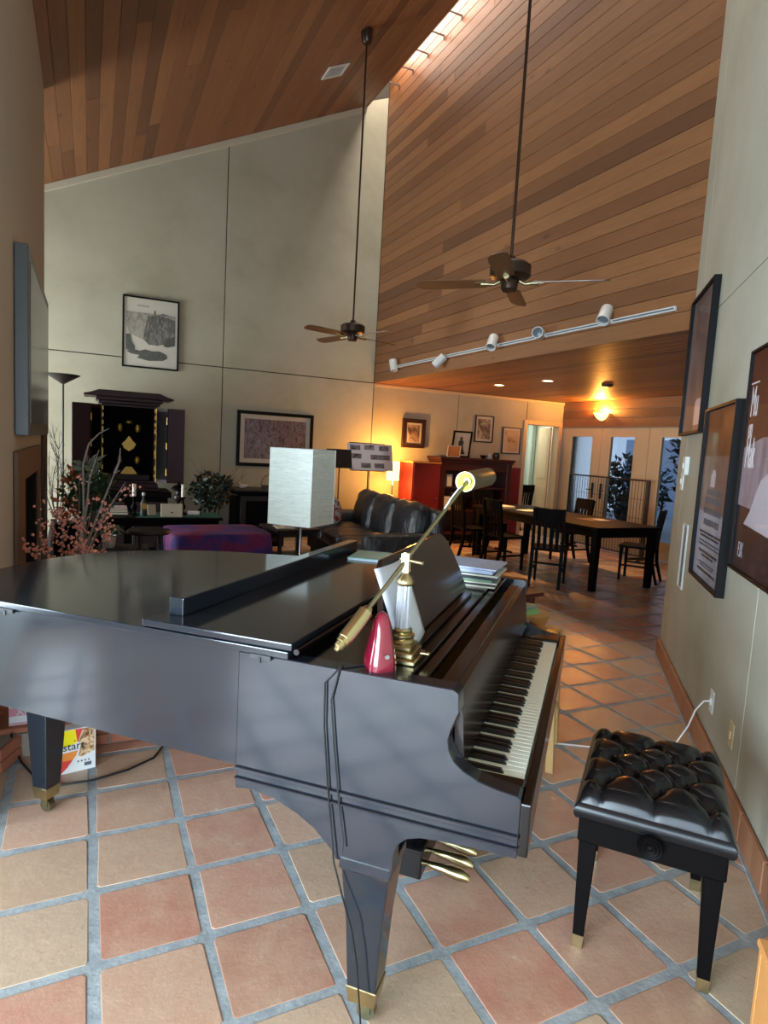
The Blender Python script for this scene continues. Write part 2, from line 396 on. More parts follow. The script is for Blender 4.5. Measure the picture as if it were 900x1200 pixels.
# ================================================================== THE SETTING
# ---------------- floor: grout bed with single tiles
def build_floor():
    m = MB(); m.box(XL-0.2, XD+0.15, YN-0.2, YB+0.15, -0.08, -0.0018)
    fl = structure(m.build('floor', 'grout'))
    def tile_geo(seed):
        rr = random.Random(seed); g = 0.0165; s = TILE
        cor = [(g+rr.uniform(-.004, .005), g+rr.uniform(-.004, .005)) for _ in range(4)]
        pts = []
        base = [(0, 0, 1, 1), (s, 0, -1, 1), (s, s, -1, -1), (0, s, 1, -1)]
        q = [(b[0]+b[2]*c[0], b[1]+b[3]*c[1]) for b, c in zip(base, cor)]
        ch = 0.011
        for i in range(4):
            p = Vector(q[i]); a = Vector(q[i-1]); b = Vector(q[(i+1) % 4])
            pts.append(p + (a-p).normalized()*ch*rr.uniform(.5, 1.2)); pts.append(p + (b-p).normalized()*ch*rr.uniform(.5, 1.2))
        c = Vector((s/2, s/2))
        tilt = rr.uniform(-.002, .002), rr.uniform(-.002, .002)
        def z(p, z0): return z0 + (p.x-c.x)*tilt[0]*3 + (p.y-c.y)*tilt[1]*3
        r0 = [(p.x, p.y, -0.012) for p in pts]
        r1 = [(p.x, p.y, z(p, -0.0007)) for p in pts]
        r2 = [((p+(c-p).normalized()*0.0035).x, (p+(c-p).normalized()*0.0035).y, z(p, 0.0)) for p in pts]
        n = 8
        fs = [(i, (i+1) % n, n+(i+1) % n, n+i) for i in range(n)] + [(n+i, n+(i+1) % n, 2*n+(i+1) % n, 2*n+i) for i in range(n)] + [tuple(2*n+i for i in range(n))]
        return r0+r1+r2, fs
    geos = [tile_geo(i) for i in range(10)]
    meshes = []
    for v, f in geos:
        t = MB(); t.add(v, f); meshes.append(t.mesh('floor_tile', 'tile', recalc=False))
    i0, i1 = math.floor(XL/TILE), math.ceil(XD/TILE); j0, j1 = math.floor(YN/TILE), math.ceil(YB/TILE)
    cells = []
    for i in range(i0, i1):
        for j in range(j0, j1):
            c = ((i+.5)*TILE, (j+.5)*TILE, 0); pr = project(c); a = 0
            if pr and -30 < pr[0] < 930 and 640 < pr[1] < 1240:
                a = 1/pr[2]**3
                if pr[1] < 885 and pr[0] < 545: a = 0
                if pr[0] > 800 and pr[1] < 960: a = 0
            cells.append((a, i, j))
    cells.sort(reverse=True)
    rest = MB(); rr = random.Random(3)
    for k, (a, i, j) in enumerate(cells):
        g = rr.randrange(len(geos))
        if k < 290 and a > 0: put('floor_tile', meshes[g], fl, (i*TILE, j*TILE, 0))
        else: rest.add([(v[0]+i*TILE, v[1]+j*TILE, v[2]) for v in geos[g][0]], geos[g][1])
    o = rest.build('far_floor_tiles', 'tile', fl, recalc=False); o['kind'] = 'stuff'
build_floor()

# ---------------- back wall with panels
def build_back_wall():
    dx0, dx1, dh = 7.58, 8.36, 2.13
    m = MB(); T = 0.16
    m.prism([(XL-.2, -0.08), (dx0, -0.08), (dx0, ZL+.1), (XW+.02, ZL+.1), (XW+.02, 7.5), (4.09, 7.5), (4.09, roof(4.09)+.06), (XL-.2, roof(XL-.2)+.06)], YB+0.014, YB+T, 'y')
    m.box(dx0, XD+.1, YB+0.014, YB+T, dh, ZL+.1); m.box(dx1, XD+.1, YB+.014, YB+T, -0.08, dh)
    w = structure(m.build('wall_back', 'gap_dark'))
    g = 0.007
    xs = [XL, -0.39, 2.05, XW, 6.1, dx0]
    for a, b in zip(xs[:-1], xs[1:]):
        m = MB(); m.box(a+g, b-g, YB, YB+0.016, 0.0, ZL-g); m.build('panel', 'plaster', w, bevel=0.002)
    m = MB(); m.box(dx1, XD, YB, YB+.016, 0, ZL); m.build('panel', 'plaster', w)
    m = MB(); m.box(dx0+g, dx1, YB, YB+.016, dh, ZL-g); m.build('panel', 'plaster', w)
    for a, b in ((XL, -0.39), (-0.39, 2.05), (2.05, XW)):
        top = [(b-g, min(roof(b), 6.93)), (a+g, roof(a))]
        if b > 4.2: top = [(b-g, 6.93), (4.15, 6.80), (a+g, roof(a))]
        m = MB(); m.prism([(a+g, ZL+g), (b-g, ZL+g)]+top, YB, YB+0.016, 'y'); m.build('panel', 'plaster', w, bevel=0.002)
    # trim strips under the roof and under the dining ceiling
    m = MB(); m.prism([(XL, roof(XL)-.09), (4.10, roof(4.10)-.09), (4.10, roof(4.10)+.0), (XL, roof(XL)+.0)], YB-0.03, YB+0.002, 'y')
    structure(m.build('trim_1', 'plaster_trim', bevel=0.004))
    m = MB(); m.box(XW, XD-.02, YB-0.025, YB+.001, ZL-0.05, ZL-0.005); structure(m.build('trim_2', 'door_trim', bevel=0.004))
    # open doorway to the hall
    m = MB()
    m.box(dx0-.06, dx0+.02, YB-.03, YB+T, 0, dh+.06); m.box(dx1-.02, dx1+.06, YB-.03, YB+T, 0, dh+.06); m.box(dx0+.02, dx1-.02, YB-.03, YB+T, dh-.02, dh+.06)
    structure(m.build('trim_3', 'door_trim', bevel=0.006))
    d = MB(); d.box(0, 0.035, 0, 0.72, 0.01, dh-.03)
    o = structure(d.build('door_1', 'door_tan', bevel=0.003)); o.location = (dx1-.06, YB+.17, 0); o.rotation_euler = (0, 0, rad(-22))
    p = MB(); p.box(-.004, .004, .1, .62, .2, .95); p.box(-.004, .004, .1, .62, 1.1, 1.95); p.build('door_panel', 'door_trim', o, bevel=.002)
    # hall beyond
    q0, q1 = YB+.16, YB+2.1
    m = MB(); m.box(6.6, 9.5, q1, q1+.1, 0, 2.6); m.box(6.5, 6.6, q0, q1+.1, 0, 2.6); m.prism([(8.72, q0), (8.80, q0), (9.6, q1+.1), (9.5, q1+.1)], 0, 2.6); structure(m.build('wall_hall', 'hall_wall'))
    slab = [(6.5, q0), (8.8, q0), (9.6, q1+.1), (6.5, q1+.1)]
    m = MB(); m.prism(slab, -.08, 0); structure(m.build('floor_hall', 'base_tile'))
    m = MB(); m.prism(slab, 2.6, 2.7); structure(m.build('ceiling_hall', 'plaster_trim'))
    area('hall_fill_light', (8.2, YB+1.2, 2.55), (8.2, YB+1.2, 0), 1.2, 1.2, 42, (0.9, 0.98, 0.92))  # fill lamp added under the closed hall ceiling to brighten curtain and walls
    c = MB()
    for k in range(9):
        x = 8.5 + k*0.105
        c.tube([(x, YB+2.0-(k % 2)*.05, 0.75), (x, YB+2.0-(k % 2)*.05, 2.25)], 0.07, 8)
    tag(c.build('curtain', 'curtain', smooth=60), 'pale green sheer curtain hanging in the room beyond the open doorway', 'curtain')
build_back_wall()

# ---------------- plank wall, sloping ceiling, dining ceiling
def build_planks():
    rr = random.Random(11)
    m = MB(); m.box(XW+.02, XW+.14, 1.9, YB+.02, ZL+.02, 7.5); w = structure(m.build('wall_plank', 'gap_dark'))
    z = ZL; k = 0
    while z < 7.4:
        h = rr.choice((0.135, 0.135, 0.14, 0.15)); y = 1.93 - rr.uniform(0, 1.2)
        while y < YB:
            L = rr.uniform(3.6, 7.5); y2 = min(y+L, YB)
            if YB-y2 < 0.5: y2 = YB
            a = max(y, 1.93)
            if y2 > a+.02:
                b = MB(); b.box(XW, XW+.024, a+.001, y2-.001, z+.0015, min(z+h-.0015, 7.48)); b.build('wall_board', 'cedar', w, bevel=0.004)
            y = y2
        z += h
    # sloping ceiling
    m = MB(); t = 0.03
    m.prism([(XL-.2, roof(XL-.2)+t), (4.09, roof(4.09)+t), (4.09, roof(4.09)+.3), (XL-.2, roof(XL-.2)+.3)], YN-.2, YB+.16, 'y')
    c = structure(m.build('ceiling', 'gap_dark'))
    x = 4.085; up = Vector((-SLOPE, 0, 1)).normalized()
    while x > XL:
        wdt = rr.choice((.128, .132, .138)); xa = max(x-wdt, XL)
        y = YN - rr.uniform(0, 2.0)
        while y < YB:
            L = rr.uniform(4.0, 8.0); y2 = min(y+L, YB)
            if YB-y2 < .6: y2 = YB
            if y2 > YN:
                y0 = max(y, YN); g = .0012
                b = MB(); A = [(xa+g, roof(xa+g)), (x-g, roof(x-g)), (x-g-up.x*-t*0, roof(x-g)+t*1.1), (xa+g, roof(xa+g)+t*1.1)]
                b.prism(A, y0+.001, y2-.001, 'y'); b.build('ceiling_board', 'cedar', c, bevel=0.0035)
            y = y2
        x -= wdt
    # fascia of the roof slot and the slot glazing
    m = MB(); m.box(4.09, 4.115, YN, YB, roof(4.09), 7.54); structure(m.build('trim_4', 'cedar'))
    m = MB(); m.box(4.115, XW+.02, YN, YB+.02, 7.52, 7.53); structure(m.build('window_6', 'pane'))
    for k in range(20):
        y = YB - 0.38 - k*0.435
        if y < 1.9: break
        b = MB(); b.box(4.116, XW-.004, y-.006, y+.006, 6.925, 6.945); b.box(XW-.02, XW-.004, y-.008, y+.008, 6.88, 6.945)
        structure(b.build('trim_5', 'brown_board', bevel=.001))
    # dining ceiling
    m = MB(); m.box(XW+.03, XD+.1, 0.4, YB+.02, ZL+.02, ZL+.12); m.prism([(3.3, .4), (XW+.03, .4), (XW+.03, 1.95)], ZL+.02, ZL+.12)
    c = structure(m.build('ceiling_dining', 'gap_dark'))
    x = XW
    while x < XD:
        wdt = .135; xb = min(x+wdt, XD); y = .5-rr.uniform(0, 1.5)
        while y < YB:
            L = rr.uniform(2.4, 5); y2 = min(y+L, YB)
            if YB-y2 < .6: y2 = YB
            b = MB(); b.box(x+.001, xb-.001, max(y, .5)+.001, y2-.001, ZL, ZL+.022); b.build('ceiling_board', 'cedar', c, bevel=.003)
            y = y2
        x += wdt
build_planks()

# ---------------- right wall
def build_right_wall():
    w = MB(); w.box(-6.2, 0, -0.16, -0.014, -.08, 7.1)
    o = structure(w.build('wall_right', 'gap_dark')); o.location = WC; o.rotation_euler = (0, 0, W_ROT)
    g = .003
    xs = [-6.2, -4.72, -2.38, -0.27, 0.0]; zs = [0, 2.53, 4.97, 7.1]
    for a, b in zip(xs[:-1], xs[1:]):
        for c, d in zip(zs[:-1], zs[1:]):
            p = MB(); p.box(a+g, b-(g if b < 0 else 0), -.016, 0, c+g, d-g); p.build('panel', 'plaster', o, bevel=.002)
    p = MB(); p.box(-.001, .016, -.16, 0, 0, 7.1); p.build('corner_panel', 'plaster', o)
    bb = MB(); bb.box(-6.2, 0.0, 0, 0.012, 0, .12); b = structure(bb.build('baseboard_right', 'mortar')); b.location = WC; b.rotation_euler = (0, 0, W_ROT)
    x = 0.012
    while x > -5.2:
        t = MB(); t.box(x-.318, x, 0.002, 0.024, 0, .135); t.build('base_tile', 'base_tile', b, bevel=.005); x -= .324
    t = MB(); t.box(-6.2, .012, .024, .036, 0, .008); t.build('grout_bead', 'grout', b)
build_right_wall()

# ---------------- fireplace pier, hearth
def build_pier():
    m = MB(); oy0, oy1, oz = 3.15, 4.40, 1.20
    m.box(XL-.2, XF, 1.15, oy0, -.08, 5.0); m.box(XL-.2, XF, oy1, 5.5, -.08, 5.0); m.box(XL-.2, XF, oy0, oy1, oz, 5.0); m.box(XL-.2, XF-.55, oy0, oy1, -.08, oz)
    structure(m.build('wall_fireplace', 'pier_plaster'))
    s = MB(); s.box(XF-.5, XF+.03, oy0-.02, oy0+.02, .14, oz); s.box(XF-.5, XF, oy1-.02, oy1+.02, .14, oz); s.box(XF-.549, XF-.52, oy0, oy1, .14, oz)
    structure(s.build('trim_6', 'soot'))
    s = MB(); s.box(XF, XF+.03, 2.72, oy0, .14, 1.40); s.box(XF, XF+.03, oy1, 4.55, .14, 1.40); s.box(XF, XF+.03, oy0, oy1, oz, 1.40)
    structure(s.build('trim_7', 'surround_stone', bevel=.008))
    for a in range(6): pass
    b = MB(); b.box(XF, XF+.028, 4.98, 5.46, 0, 2.33); tag(b.build('wall_plank_panel', 'brown_board', bevel=.005), 'tall dark brown board standing against the end of the fireplace wall', 'board')
    # raised brick hearth
    hx1 = 0.62
    poly = [(XF+.002, 5.0), (hx1, 5.0), (hx1, 1.745), (.008, 1.72), (-.055, 1.60), (XF+.002, 1.50)]
    h = MB(); h.prism([(x, y) for x, y in poly], 0, .115); hearth = thing('raised_hearth', 'low raised hearth of terracotta bricks along the fireplace wall', 'hearth', (0, 0, 0))
    h.build('core', 'mortar', hearth)
    x = .02
    while x < hx1-.02:
        for r in range(2):
            t = MB(); x0 = x - (0.0 if r == 0 else .09); a = max(x0, .016)
            t.box(a, min(x0+.185, hx1), 1.725, 1.748, .005+r*.057, .057+r*.057); t.build('brick', 'hearth_brick', hearth, bevel=.004)
        x += .195
    M = Matrix.Translation((.010, 1.722, 0)) @ Matrix.Rotation(math.atan2(-.145, -.07), 4, 'Z')
    for r in range(2):
        t = MB(); t.box(.002, .158, 0.0, .02, .005+r*.057, .057+r*.057, M); t.build('brick', 'hearth_brick', hearth, bevel=.004)
    y = 1.73
    while y < 4.9:
        t = MB(); t.box(XF+.004, .27, y, y+.2, .115, .140); t.build('brick', 'hearth_brick', hearth, bevel=.004)
        t = MB(); t.box(.276, hx1+.004, y, y+.2, .115, .140); t.build('brick', 'hearth_brick', hearth, bevel=.004); y += .206
    tv = thing('television', 'flat dark grey television hung above the fireplace opening', 'television', (XF+.002, 2.8, 1.49))
    b = MB(); b.box(0, .075, 0, 1.9, 0, 1.11); b.build('casing', 'tv_grey', tv, bevel=.006)
    b = MB(); b.box(.075, .079, .1, 1.8, .08, 1.03); b.build('screen', 'tv_dark', tv)
build_pier()

# ---------------- outer walls with windows (left, behind), dining walls
def window(n, axis, c, a0, a1, z0, z1, nm):
    o = MB(); s = .05
    def bx(a, b, u, v, mb):
        if axis == 'x': mb.box(c-.04, c+.04, a, b, u, v)
        else: mb.box(a, b, c-.04, c+.04, u, v)
    bx(a0, a0+s, z0, z1, o); bx(a1-s, a1, z0, z1, o); bx(a0+s, a1-s, z0, z0+s, o); bx(a0+s, a1-s, z1-s, z1, o)
    for k in range(1, nm):
        a = a0 + (a1-a0)*k/nm; bx(a-.03, a+.03, z0+s, z1-s, o)
    f = structure(o.build('window_%d' % n, 'door_trim', bevel=.004))
    g = MB()
    if axis == 'x': g.box(c-.006, c+.006, a0+s, a1-s, z0+s, z1-s)
    else: g.box(a0+s, a1-s, c-.006, c+.006, z0+s, z1-s)
    g.build('pane', 'pane', f)
def build_outer():
    m = MB(); x0, x1 = XL-.2, XL
    m.box(x0, x1, YN-.2, -3.98, -.08, 3.4); m.box(x0, x1, -3.98, -.72, -.08, .15); m.box(x0, x1, -3.98, -.72, 2.75, 3.4)
    m.box(x0, x1, -.72, .55, -.08, 3.4); m.box(x0, x1, .55, 1.15, -.08, .15); m.box(x0, x1, .55, 1.15, 2.75, 3.4)
    m.box(x0, x1, 5.5, 5.85, -.08, 3.4); m.box(x0, x1, 5.85, 7.65, -.08, .1); m.box(x0, x1, 5.85, 7.65, 2.4, 3.4); m.box(x0, x1, 7.65, YB+.1, -.08, 3.4)
    structure(m.build('wall_left', 'plaster'))
    m = MB(); y0, y1 = YN-.2, YN
    m.box(XL-.2, -2.85, y0, y1, -.08, 3.9); m.box(-2.85, 1.65, y0, y1, -.08, .15); m.box(-2.85, 1.65, y0, y1, 2.75, 4.0); m.box(1.65, 2.2, y0, y1, -.08, 4.0)
    m.prism([(XL-.2, 3.3), (2.2, 4.0), (2.2, roof(2.2)+.05), (XL-.2, roof(XL-.2)+.05)], y0, y1, 'y'); m.box(2.2, 4.6, y0, y1, -.08, 7.5)
    structure(m.build('wall_near', 'plaster'))
    window(1, 'x', XL-.1, -3.98, -.72, .15, 2.75, 3); window(2, 'x', XL-.1, .55, 1.15, .15, 2.75, 1); window(3, 'x', XL-.1, 5.85, 7.65, .1, 2.4, 2)
    window(4, 'y', YN-.1, -2.85, 1.65, .15, 2.75, 4)
    m = MB(); m.box(3.35, XD+.1, .45, .55, -.08, ZL+.05); structure(m.build('wall_dining', 'plaster'))
    # french door wall
    m = MB(); m.box(XD, XD+.14, .45, 4.8, -.08, ZL+.1); m.box(XD, XD+.14, 4.8, YB+.1, 2.10, ZL+.1); m.box(XD, XD+.14, 7.84, YB+.1, -.08, 2.10)
    w = structure(m.build('wall_doors', 'plaster'))
    for k in range(3):
        b = MB(); b.box(XD-.02, XD, .56, YB-.002, 2.105+k*.155, 2.255+k*.155); b.build('wall_board', 'cedar', w, bevel=.004)
    edges = [(7.84, 6.88), (6.88, 5.84), (5.84, 4.80)]; panes = [(7.61, 7.09), (6.65, 6.13), (5.58, 5.06)]
    for k, ((a, b), (p, q)) in enumerate(zip(edges, panes)):
        z0, z1, y0, y1 = .30, 1.94, q, p; X0, X1 = XD+.0, XD+.05
        d = MB(); d.box(X0, X1, b+.004, y0, .01, 2.095); d.box(X0, X1, y1, a-.004, .01, 2.095); d.box(X0, X1, y0, y1, .01, z0); d.box(X0, X1, y0, y1, z1, 2.095)
        o = structure(d.build('door_%d' % (k+2), 'door_tan', bevel=.004))
        g = MB(); g.box(X0+.02, X0+.028, y0, y1, z0, z1); g.build('pane', 'pane', o)
        g = MB(); s = .018
        g.box(X0-.006, X0+.012, y0-s, y0, z0-s, z1+s); g.box(X0-.006, X0+.012, y1, y1+s, z0-s, z1+s); g.box(X0-.006, X0+.012, y0, y1, z0-s, z0); g.box(X0-.006, X0+.012, y0, y1, z1, z1+s); g.build('glazing_bead', 'door_trim', o)
        if k < 2:
            hy = 6.99 if k == 0 else 6.79
            g = MB(); g.box(X0-.008, X0, hy-.03, hy+.03, .85, 1.12); h = g.build('handle_plate', 'black_metal', o, bevel=.003)
            g = MB(); g.tube([(X0-.008, hy, 1.0), (X0-.05, hy, 1.0), (X0-.05, hy+(.1 if k == 0 else -.1), .995)], .009, 8); g.build('handle', 'black_metal', h, smooth=50)
build_outer()

# ================================================================== THE GRAND PIANO
KA = rad(45.7)
KV = Vector((math.cos(KA), math.sin(KA), 0)); SV = Vector((-math.sin(KA), math.cos(KA), 0))
K0 = 1.25
def ksz(k, s, z=0.0): return KV*k + SV*s + Vector((0, 0, z))
def build_piano():
    P = thing('grand_piano', 'black grand piano with folded lid and open keyboard on the tiled floor', 'piano', ksz(K0, 0, 0), KA)
    sh = lambda poly: [(k-K0, s) for k, s in poly]
    k0, k1 = 0.55, 2.02
    tail = [(.552, .60), (.565, .70), (.61, .775), (.68, .815), (.77, .832), (.86, .842), (1.0, .864), (1.114, .86), (1.20, .853), (1.276, .835), (1.37, .785), (1.45, .735), (1.514, .669), (1.58, .59), (1.63, .518), (1.69, .40), (1.73, .28), (1.765, .16), (1.81, .02), (1.87, -.12), (1.94, -.26), (1.99, -.40), (2.018, -.55)]
    # rim as a shell
    outer = [(k0, -.40)] + tail + [(k1, -.62), (k1, -.99)]
    def inset(pts, d):
        out = []
        for i, p in enumerate(pts):
            a = Vector(pts[max(i-1, 0)]); b = Vector(pts[min(i+1, len(pts)-1)]); t = (b-a).normalized(); out.append((p[0]+t.y*d, p[1]-t.x*d))
        return out
    inner = inset(outer, .045)
    m = MB(); rings = []
    n = len(outer)
    vs = [(k-K0, s, z) for (k, s), z in [(p, .665) for p in outer] + [(p, .982) for p in outer] + [(p, .982) for p in inner] + [(p, .665) for p in inner]]
    fs = []
    for r in range(4):
        for i in range(n-1):
            fs.append((r*n+i, r*n+i+1, ((r+1) % 4)*n+i+1, ((r+1) % 4)*n+i))
    fs += [(0, n, 2*n, 3*n), (n-1, 2*n-1, 3*n-1, 4*n-1)]
    m.add(vs, fs); m.build('rim', 'ebony_satin', P, smooth=30)
    m = MB(); m.prism(sh([(k0+.02, -.42)] + inset(tail, .02) + [(k1-.02, -.62), (k1-.02, -.9), (k0+.02, -.9)]), .70, .72); m.build('soundboard', 'dark_wood', P)
    m = MB(); m.prism(sh([(k0+.05, -.5)] + inset(tail, .05) + [(k1-.05, -.62), (k1-.05, -.92), (k0+.05, -.92)]), .90, .915); m.build('iron_plate', 'gold_plate', P)
    # arms (cheeks) with the scooped front
    prof = [(-.40, .606), (-.40, .982), (-.982, .983), (-.996, .975), (-1.0, .93), (-.984, .885), (-.978, .858), (-.982, .832), (-.995, .808), (-1.02, .788), (-1.055, .773), (-1.10, .763), (-1.150, .757), (-1.158, .75), (-1.158, .606)]
    for ka, kb in ((k0-.001, k0+.052), (k1-.052, k1+.001)):
        m = MB(); m.prism(prof, ka-K0, kb-K0, 'x'); m.build('arm', 'ebony_satin', P, bevel=.002)
    # mouldings along the bottom of the side
    for s_, kk in ((-1, k0), (1, k1)):
        m = MB(); a, b = sorted((kk, kk+s_*.008)); m.box(a-K0, b-K0, -1.158, -.400, .652, .664); m.box(a-K0, b-K0, -1.158, -.400, .628, .634); m.build('side_moulding', 'ebony_satin', P, bevel=.002)
    m = MB(); m.box(k0+.05-K0, k1-.05-K0, -1.15, -.40, .606, .69); m.build('keybed', 'ebony_satin', P)
    # key slip, key blocks
    m = MB(); m.box(k0+.0-K0, k1-K0, -1.182, -1.158, .612, .742); m.build('key_slip', 'ebony_gloss', P, bevel=.004, seg=2)
    for a, b in ((k0+.052, .641), (1.867, k1-.052)):
        m = MB(); m.box(a-K0, b-K0, -1.158, -1.0, .69, .756); m.build('key_block', 'ebony_gloss', P, bevel=.004)
    # fallboard and its curved foot, front rail
    fb = [(-.975, .965), (-.992, .965), (-1.0, .90), (-1.006, .83), (-1.012, .775), (-1.0, .765), (-.985, .80), (-.98, .9)]
    m = MB(); m.prism(fb, k0+.052-K0, k1-.052-K0, 'x'); m.build('fallboard', 'ebony_brown', P, smooth=40)
    m = MB(); m.box(k0+.052-K0, k1-.052-K0, -.975, -.93, .93, .968); m.build('front_rail', 'ebony_gloss', P, bevel=.004)
    # music shelf with side wings
    m = MB(); m.box(k0+.046-K0, k1-.046-K0, -.865, -.545, .962, .981); m.build('music_shelf', 'ebony_gloss', P, bevel=.003)
    m = MB(); m.box(k0+.05-K0, k1-.05-K0, -.90, -.872, .955, .975); m.build('shelf_rail', 'ebony_brown', P, bevel=.003)
    # keys
    wm = MB(); wm.box(0, .0222, -1.152, -1.003, .715, .746); wme = wm.mesh('white_key', 'ivory', bevel=.0015)
    bm_ = MB(); bm_.prism([(-1.003, .745), (-1.102, .745), (-1.094, .757), (-1.003, .758)], 0, .0105, 'x'); bme = bm_.mesh('black_key', 'black_key', bevel=.001)
    pitch = 1.225/52; kb = .6415
    for i in range(52):
        put('white_key', wme, P, (kb+i*pitch+.0007-K0, 0, 0))
        note = (i+5) % 7      # A0 first
        if note in (5, 6) and False: pass
        if i < 51 and (i % 7) in (0, 2, 3, 5, 6):   # A B C D E F G : sharps after A C D F G
            put('black_key', bme, P, (kb+(i+1)*pitch-.005-K0, 0, 0))
    # lid: main part, folded front flap with its lip
    lid = [(k0-.008, -.548)] + [(k + (.0 if k > .62 else -.008), s+.008) for k, s in tail] + [(k1+.008, -.548)]
    m = MB(); m.prism(sh(lid), .984, 1.004); m.build('lid', 'ebony_satin', P, bevel=.004, seg=2)
    m = MB(); m.box(k0-.004-K0, k1-K0, -.556, -.085, 1.006, 1.026); fl = m.build('lid_flap', 'ebony_satin', P, bevel=.004, seg=2)
    m = MB(); m.box(.62-K0, k1-.04-K0, -.168, -.118, 1.026, 1.078); m.build('flap_lip', 'ebony_satin', fl, bevel=.004, seg=2)
    m = MB(); m.cyl((k0+.004-K0, -.566, 1.004), (k1-.004-K0, -.566, 1.004), .008, n=10); m.build('lid_hinge', 'ebony_gloss', P, smooth=50)
    for s_ in (-.47, .42):
        m = MB(); m.box(k0-.012-K0, k0-.008-K0+.004, s_-.03, s_+.03, .974, .986); m.cyl((k0-.012-K0, s_, .966), (k0-.012-K0, s_, .98), .004, n=8); m.build('lid_clasp', 'black_metal', P)
    # skirt bracket boards and legs
    arc = [(-.40, .606), (-.42, .606)]
    left = [(-.402, .60), (-.45, .607), (-.52, .597), (-.59, .572), (-.64, .545), (-.675, .515), (-.70, .49), (-.705, .478)]
    right = [(-.858, .478), (-.858, .53), (-.868, .56), (-.89, .582), (-.925, .594), (-.98, .60), (-1.05, .604), (-1.157, .606)]
    sk = [(-.402, .625)] + left + right + [(-1.157, .625)]
    def leg(kc, sc_, zt, name='leg', wt=.064, wb=.040):
        m = MB(); rings = []
        for z, h in ((.10, wb), (.30, wb+.010), (zt-.04, wt), (zt-.03, wt+.006), (zt, wt+.006)):
            rings.append([Vector((kc-K0+a*h, sc_+b*h, z)) for a, b in ((-1, -1), (1, -1), (1, 1), (-1, 1))])
        m.loft(rings); L = m.build(name, 'ebony_satin', P, bevel=.004, seg=2)
        m = MB(); r2 = [[Vector((kc-K0+a*h, sc_+b*h, z)) for a, b in ((-1, -1), (1, -1), (1, 1), (-1, 1))] for z, h in ((.062, wb-.003), (.112, wb+.003))]
        m.loft(r2); m.build('ferrule', 'brass', L, bevel=.002)
        m = MB(); m.box(kc-K0-.018, kc-K0-.014, sc_-.02, sc_+.012, .022, .064); m.box(kc-K0+.014, kc-K0+.018, sc_-.02, sc_+.012, .022, .064)
        m.cyl((kc-K0-.013, sc_-.006, .026), (kc-K0+.013, sc_-.006, .026), .026, n=20); m.build('caster', 'old_brass', L, smooth=40)
        return L
    for kc, ka, kb2 in ((.618, k0, k0+.05), (1.952, k1-.05, k1)):
        m = MB(); m.prism(sk, ka-K0, kb2-K0, 'x'); m.build('skirt_bracket', 'ebony_satin', P)
        leg(kc, -.785, .49)
    leg(.985, .742, .666, wt=.060, wb=.035)
    # pedal lyre
    m = MB(); m.box(1.11-K0, 1.42-K0, -.80, -.66, .06, .165); m.box(1.09-K0, 1.44-K0, -.81, -.65, .165, .185); L = m.build('pedal_lyre', 'ebony_gloss', P, bevel=.005)
    for kk in (1.19, 1.34):
        m = MB(); m.box(kk-.022-K0, kk+.022-K0, -.75, -.71, .185, .607); m.build('lyre_post', 'ebony_satin', L, bevel=.004)
    for kk in (1.19, 1.265, 1.34):
        m = MB(); m.tube([(kk-K0, -.80, .075), (kk-K0, -.86, .072), (kk-K0, -.92, .066), (kk-K0, -.955, .058)], [.009, .016, .022, .012], 10); m.build('pedal', 'brass', L, smooth=60)
    # music desk
    D = MB()
    th = rad(20)
    def desk(k, h): return (k-K0, -.80 + h*math.sin(th), .984 + h*math.cos(th))
    out = [(.66, 0.0), (1.56, 0.0), (1.60, .02), (1.585, .10), (1.545, .18), (1.50, .235), (1.44, .262), (.78, .262), (.735, .235), (.70, .17), (.645, .10), (.63, .03)]
    nrm = Vector((0, math.cos(th), -math.sin(th)))*.016
    a = [Vector(desk(k, h)) for k, h in out]; n = len(a)
    D.add([tuple(p) for p in a] + [tuple(p+nrm) for p in a], [tuple(range(n)), tuple(range(2*n-1, n-1, -1))] + [(i, (i+1) % n, n+(i+1) % n, n+i) for i in range(n)])
    D.build('music_desk', 'ebony_brown', P, bevel=.002)
    E_ = MB(); E_.box(.68-K0, 1.54-K0, -.83, -.803, .982, .995); E_.build('desk_ledge', 'ebony_gloss', P, bevel=.002)
    return P
piano = build_piano()

